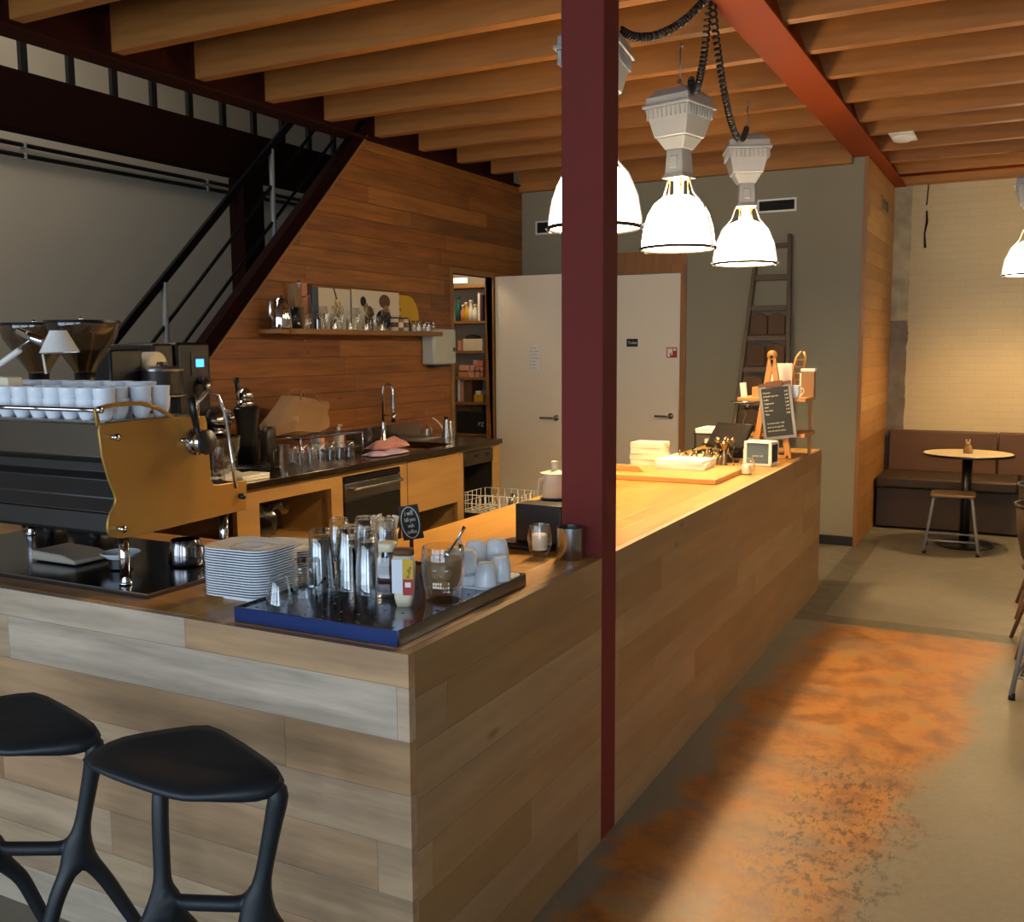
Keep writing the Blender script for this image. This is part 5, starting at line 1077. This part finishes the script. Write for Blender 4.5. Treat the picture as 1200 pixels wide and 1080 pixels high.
ps=[(378,XM_),(385,XN),(391,XM_),(397,XN),(403,XM_),(409,XN),(416,XM_),(422,XN),(428,XM_),(434,XN),(441,XM_),(446,XN),(452,XM_)]
kinds=[0,1,2]; pr=[ [(r_,.0+zq) for r_,zq in wineprof(.15,.032,.036)], glass(.10,.026,.034,inv=False), glass(.075,.022,.027) ]
nmk=['stemmed_glass','water_glass','small_glass']; desc=['clear stemmed glass','clear straight water glass','small upturned glass']; first={}
for i,(px,X) in enumerate(ps):
    k=i%3; lab_='%s in the shelf glass cluster, %s from the left'%(desc[k],ORD[i])
    if k not in first: first[k]=mk_glass((X,yx(px,X),z),pr[k],lab_,group='glasses on the wall shelf',name=nmk[k],n=16)
    else: c=first[k].copy(); COL.objects.link(c); c.location=(X,yx(px,X),z); c['label']=lab_
for i,px in enumerate((462,468,474)):
    rt=T('spice_tin','cream labelled tin on the wall shelf, %s of three from the left'%ORD[i],'tin',(XN,yx(px,XN),z),0,'cream tins on the wall shelf')
    B().cyl((0,0,0),(0,0,.085),.028,n=20).out('body','cream' if i!=1 else 'kraft',rt); B().cyl((0,0,.0855),(0,0,.095),.0285,n=20).out('lid','machd',rt); B().lathe([(.0285,.025),(.0285,.06)],(0,0,0),20).out('label_band','cartonb' if i!=1 else 'cream',rt)
bottle(479,XN,.085,.022,'black','squat black bottle between the cream tins and salt shakers')
for i,px in enumerate((484,490,496,501,507)):
    rt=T('shaker','little glass shaker with pale cap, %s of five at the shelf right end'%ORD[i],'shaker',(XN if i%2 else XM_,yx(px,XN if i%2 else XM_),z),0,'glass shakers on the wall shelf')
    B().lathe([(0,0),(.02,0),(.022,.02),(.018,.06),(0,.06)],(0,0,0),14).out('body','glass',rt); B().lathe([(0,.003),(.018,.003),(.018,.035),(0,.035)],(0,0,0),12).out('salt','paper' if i<4 else 'sugar',rt); B().cyl((0,0,.0605),(0,0,.078),.017,.012,n=14).out('cap','steel',rt)
# hanging utensil
yy=yx(357,XN); zh=Zx(357,412,XN); B((XN,yy,zs-.04)).tube([(XN,yy,zs-.033),(XN,yy,zh+.03)],.003,6).lathe([(.004,.03),(.02,.02),(.03,.0),(.02,-.018),(.005,-.022)],(XN,yy,zh),16).out('hanging_glass','glass',label='small clear glass ladle hanging under the left part of the shelf',cat='ladle')
# towel dispenser
XD=-4.0; y0_,y1_=at(509,410,'x',XD).y,at(535,410,'x',XD).y; z0_,z1_=Zx(521,427,XD),Zx(521,385,XD)
rt=T('towel_dispenser','pale enamel paper towel dispenser on the wall at the shelf end','dispenser',(XW+.06,(y0_+y1_)/2,z0_)); o=rt.location
B(o).box(XW+.001,XD,y0_,y1_,z0_,z1_).out('housing','brushg',rt,bev=.02,seg=3); B(o).box(XW+.02,XD-.03,y0_+.05,y1_-.05,z0_-.02,z0_-.001).out('towel','machd',rt); B(o).box(XD-.0,XD+.006,y1_-.05,y1_-.03,z0_+.10,z0_+.13).out('latch','black',rt)
# ================================================================== PANTRY
struct('wall_pantry',B().box(-5.3,XW-.07,8.12,8.2,0,2.9).box(-5.3,-5.22,6.75,8.12,0,2.9).box(-5.22,XW-.07,6.70,6.78,0,2.9),'plaster')
YP=7.78; x0,x1=-4.98,-4.27
rt=T('pantry_shelving','metal pantry shelving with six loaded boards behind the doorway','shelving',(-4.6,7.9,0)); o=rt.location
def pz(py,px=550): return at(px,py,'y',YP).z
zl=[pz(508),pz(471),pz(442),pz(411),pz(376),pz(334)]
for zz in zl: B(o).box(x0,x1,YP,8.11,zz-.022,zz).out('board','shelfw',rt)
for x in (x0,x1): 
    for y in (YP-.012,8.08): B(o).box(x-.015,x+.015,y,y+.03 if y>8 else y+.012,0,2.35).out('upright','greysteel',rt)
def pbox(a,b_,lev,hpx,m,label,nm='box',cat='box',d=.2,grp=None,dz=0.0,y=None):
    yy_=YP+.02 if y is None else y; xa=at(a,440,'y',yy_).x; xb=at(b_,440,'y',yy_).x; zz=zl[lev]+.0005+dz; h=at((a+b_)/2,440-hpx,'y',yy_).z-at((a+b_)/2,440,'y',yy_).z
    B(((xa+xb)/2,yy_,zz)).box(xa,xb-.003,yy_,yy_+d,zz,zz+h).out(nm,m,label=label,cat=cat,group=grp,bev=.003); return h
rt=T('storage_crate','black storage crate with white letters on the lowest visible pantry shelf','crate',(-4.5,YP,zl[0])); xa=at(535,480,'y',YP+.02).x; xb=at(567,480,'y',YP+.02).x; h=.20
B((rt.location)).box(xa,xb,YP+.02,YP+.3,zl[0]+.001,zl[0]+h).out('crate_body','dark',rt,bev=.006); text('PZ',.055,'chalk',rt,Matrix.Translation((-4.5-rt.location.x+.07,.019,.07))@Matrix.Rotation(PI/2,4,'X'))
pbox(537,552,0,5,'cartonb','flat brown box lying on the black crate, left one',dz=.202); pbox(553,565,0,6,'kraftd','flat brown box lying on the black crate, right one',dz=.202)
pbox(536,539,1,28,'paper','narrow white packet beside the brown carton in the pantry'); pbox(540,543,1,22,'pinkp','narrow salmon packet beside the brown carton in the pantry'); pbox(544,553,1,25,'cartonb','square brown carton in the pantry'); pbox(555,566,1,9,'yellow','yellow carton on the second pantry shelf'); h=pbox(557,563,1,6,'paper','small white carton on the yellow carton',dz=.055)
for k,(a,b_,dz_) in enumerate(((537,549,0),(549.5,556,0),(557,562,0),(562.5,566,0),(538,550,.046),(551,556,.046),(557,562,.046),(562.5,566,.046),(555,560,.092),(560.5,566,.092))):
    pbox(a,b_,2,8,'orangep' if k%3==0 else 'pinkp','salmon carton in the pantry carton pile, %s counting row by row from bottom left'%ORD[k],nm='carton',cat='carton',grp='salmon cartons in the pantry',dz=dz_,y=YP+.02)
pbox(543,566,3,14,'cream','long cream tub on the third pantry shelf',nm='tub',cat='tub'); pbox(537,541,3,12,'pinkp','small pink packet left of the cream tub',nm='packet',cat='packet')
xa=at(546,400,'y',YP+.1).x; xb=at(563,400,'y',YP+.1).x; B(((xa+xb)/2,YP+.1,zl[3]+.085)).ball(((xa+xb)/2,YP+.1,zl[3]+.115),1,14,8,((xb-xa)/2,.07,.032)).out('dark_bag','dark',label='rumpled black bag lying over the cream tub in the pantry',cat='bag')
for k,(px,m,h_,l) in enumerate(((537,'blueg',.24,'teal cleaning spray bottle at left on the pantry shelf'),(543,'orangep',.15,'orange bottle beside the teal spray bottle'),(547,'yellow',.17,'yellow bottle on the upper pantry shelf'),(552,'paper',.19,'white bottle right of the yellow bottle in the pantry'),(557,'paper',.15,'shorter white bottle on the upper pantry shelf'))):
    x=at(px,360,'y',YP+.06).x; rt=T('cleaning_bottle',l,'bottle',(x,YP+.06,zl[4]+.0005)); loft(B(),[(0,.045,.05,.015),(h_*.55,.05,.05,.018),(h_*.78,.022,.022,.009),(h_*.85,.022,.022,.009)]).out('body',m,rt); loft(B(),[(h_*.851,.026,.035,.008),(h_,.022,.045,.008)]).out('spray_head' if k==0 else 'cap','blueg' if k==0 else 'whitep',rt)
pbox(560.5,563.5,4,32,'paper','tall white carton at the right of the upper pantry shelf'); pbox(564,566.5,4,30,'purple','tall plum carton against the upright of the pantry shelf')
B((-4.5,YP+.05,zl[5])).box(at(531,330,'y',YP+.05).x,at(545,330,'y',YP+.05).x,YP+.05,YP+.09,zl[5]+.03,zl[5]+.07).out('pantry_lamp','pantry_light',label='small glowing lamp on the top pantry shelf',cat='lamp')
light('POINT','pantry_glow',(-4.45,7.35,2.35),7,(1,.78,.50),shadow_soft_size=.08)
struct('ceiling_pantry',B().box(-5.3,XW-.07,6.7,8.2,2.9,2.96),'plaster')
# ================================================================== LADDER AGAINST THE GREY WALL
rt=T('wooden_ladder','tall weathered wooden ladder leaning on the grey back wall','ladder',(-1.9,7.8,0)); o=rt.location
def ly(z): return 8.065-(2.46-z)*.20
tr=at(926,278,'y',ly(2.45)); br=at(921,540,'y',ly(.62)); tl_=at(888,290,'y',ly(2.38)); bl=at(858,520,'y',ly(.8))
def ln(a,b_,z): t=(z-a.z)/(b_.z-a.z); p=a.lerp(b_,t); return Vector((p.x,ly(z),z))
for a,b_,zt_ in ((tr,br,2.47),(tl_,bl,2.40)): B(o).beam(ln(a,b_,.0),ln(a,b_,zt_),.03,.055,up=(0,1,0)).out('stile','ladder',rt,bev=.004)
rz_=[]
for px,py in ((911,288),(903,325),(900,361),(897,396),(893,433),(888,472),(884,512)):
    q_=at(px,py,'y',7.95); 
    for _ in range(3): q_=at(px,py,'y',ly(q_.z))
    rz_.append(q_.z); B(o).beam(ln(tl_,bl,q_.z)+Vector((.012,0,0)),ln(tr,br,q_.z)-Vector((.012,0,0)),.03,.042,up=(0,0,1)).out('rung','ladder',rt,bev=.003)
for k in range(2): B(o).beam(ln(tl_,bl,.15+.25*k)+Vector((.012,0,0)),ln(tr,br,.15+.25*k)-Vector((.012,0,0)),.03,.042).out('rung','ladder',rt,bev=.003)
for k in range(2,6):
    zt_,zb_=rz_[k]-.024,rz_[k+1]+.10 if k<5 else rz_[k+1]+.06; zb_=rz_[k+1]+.024
    A_=ln(tl_,bl,zb_); Bq=ln(tr,br,zb_)
    xa,xb=A_.x+.03,Bq.x-.03; n=10; hb=(zt_-zb_)*.86; mid=(xa+xb)/2
    for side,(u0,u1) in enumerate(((xa,mid-.003),(mid+.003,xb))):
        P=[(u0,0),(u1,0)]+[(u1+(u0-u1)*i/n,hb-.018+.018*math.sin(PI*i/n)*1.6) for i in range(n+1)]
        yy_=ly((zt_+zb_)/2)
        B(((u0+u1)/2,yy_,zb_)).prism([(p_[0],p_[1]+zb_+.0005) for p_ in P],'y',yy_-.022,yy_+.012).out('burlap_bag','kraftd',label='brown coffee sack between ladder rungs, %s pair from the top, %s one'%(ORD[k-2],'right' if side else 'left'),cat='bag',group='brown sacks on the ladder',bev=.006)
# ================================================================== BENCH, BISTRO TABLE, STOOL, CHAIRS
rt=T('wall_bench','long brown upholstered bench along the cream brick wall','bench',(1.0,9.4,0)); o=rt.location
bx=[(-1.115,.42),(.425,1.96),(1.965,3.48)]
B(o).box(-1.125,3.49,9.05,9.78,0.02,.36).out('base','brownd',rt,bev=.004)
for a,b_ in ((-1.135,-.02),(-.015,1.3),(1.305,2.6),(2.605,3.49)): B(o).box(a,b_,9.02,9.66,.3605,.455).out('seat_cushion','brownd',rt,bev=.02,seg=3)
for a,b_ in ((-1.11,-.205),(-.195,1.1),(1.105,2.4),(2.405,3.49)): B(o).box(a,b_,9.67,9.79,.44,.815).out('back_cushion','brown',rt,bev=.012,seg=3)
tx,ty=-.385,8.5
rt=T('bistro_table','round pale bistro table with black column before the brown bench','table',(tx,ty,0)); 
B().lathe([(0,.725),(.325,.725),(.33,.732),(.33,.738),(.325,.742),(0,.742)],(0,0,0),64).out('tabletop','tabletop',rt); B().lathe([(.3295,.7245),(.334,.727),(.334,.740),(.3302,.7425)],(0,0,0),64).out('edge_band','black',rt)
B().cyl((0,0,.03),(0,0,.724),.038,n=24).lathe([(0,.715),(.10,.715),(.10,.7245),(0,.7245)],(0,0,0),24).out('column','black',rt); B().lathe([(0,0),(.21,0),(.215,.01),(.20,.02),(.05,.035),(0,.035)],(0,0,0.0003),40).out('base','black',rt)
rt=T('table_vase','small ceramic rabbit shaped holder on the bistro table','holder',(tx,ty-.02,.7425)); 
B().lathe([(0,0),(.032,0),(.036,.02),(.026,.05),(.02,.065),(0,.07)],(0,0,0),18).ball((-.004,0,.075),.02,12,8).out('body','kraft',rt); B().ball((-.014,0,.10),.008,8,6,(.7,.6,1.6)).out('ear','cream',rt); B().ball((.010,0,.10),.008,8,6,(.7,.6,1.6)).out('ear','cream',rt)
def metal_stool(label,loc,rz):
    rt=T('metal_stool',label,'stool',loc,rz,'grey tube stools'); 
    B().prism(rrect(.32,.30,.04),'z',.438,.458).out('seat','stoolw',rt,bev=.006)
    for sx_ in (-1,1):
        for sy_ in (-1,1):
            B().tube([(sx_*.11,sy_*.10,.436),(sx_*.135,sy_*.12,.42),(sx_*.19,sy_*.17,.02)],.0115,10).out('leg','greysteel',rt); B().cyl((sx_*.188,sy_*.169,.0003),(sx_*.186,sy_*.167,.03),.015,.0135,n=10).out('rubber_foot','black',rt)
    for a,b_ in (((-1,-1),(1,-1)),((1,-1),(1,1)),((1,1),(-1,1)),((-1,1),(-1,-1))): B().tube([(a[0]*.179,a[1]*.161,.105),(b_[0]*.179,b_[1]*.161,.105)],.008,8).out('stretcher','greysteel',rt)
    return rt
ms=metal_stool('low grey tube stool with worn plywood seat before the bistro table',(-.463,8.225,0),R(3))
dup(ms,(.215,4.96,0),R(-8),'grey tube stool with only its left legs in the picture')
def shell_chair(label,loc,rz):
    rt=T('shell_chair',label,'chair',loc,rz,'dark shell chairs at the right edge'); n=14; v=[];f=[]
    for k,(zz,rr) in enumerate(((.44,.17),(.50,.20),(.62,.225),(.76,.235))):
        for i in range(n+1): a=PI*.5+PI*i/n*1.0; v.append((rr*math.cos(a),rr*.95*math.sin(a),zz))
    for k in range(3):
        for i in range(n): f.append((k*(n+1)+i,k*(n+1)+i+1,(k+1)*(n+1)+i+1,(k+1)*(n+1)+i))
    b=B(); b.add(v,f,True); ob=b.out('back_shell','brownd',rt,ang=180); mo=ob.modifiers.new('s','SOLIDIFY'); mo.thickness=.012
    B().tube([(.238*math.cos(PI*.5+PI*i/16),.226*math.sin(PI*.5+PI*i/16),.768) for i in range(17)],.008,8).out('rim_tube','steel',rt)
    B().lathe([(0,.43),(.19,.43),(.20,.445),(.18,.46),(0,.455)],(0,0,0),32).out('seat','brownd',rt)
    for a in (45,135,225,315): c_,s_=math.cos(R(a)),math.sin(R(a)); B().tube([(c_*.14,s_*.14,.43),(c_*.30,s_*.30,.002)],[.013,.010],8).out('leg','cartonb',rt)
    return rt
sc_=shell_chair('dark shell chair with light metal rim, farther one at the right edge',(.22,6.50,0),0)
dup(sc_,(.215,5.68,0),R(4),'dark shell chair with light metal rim, nearer one at the right edge')
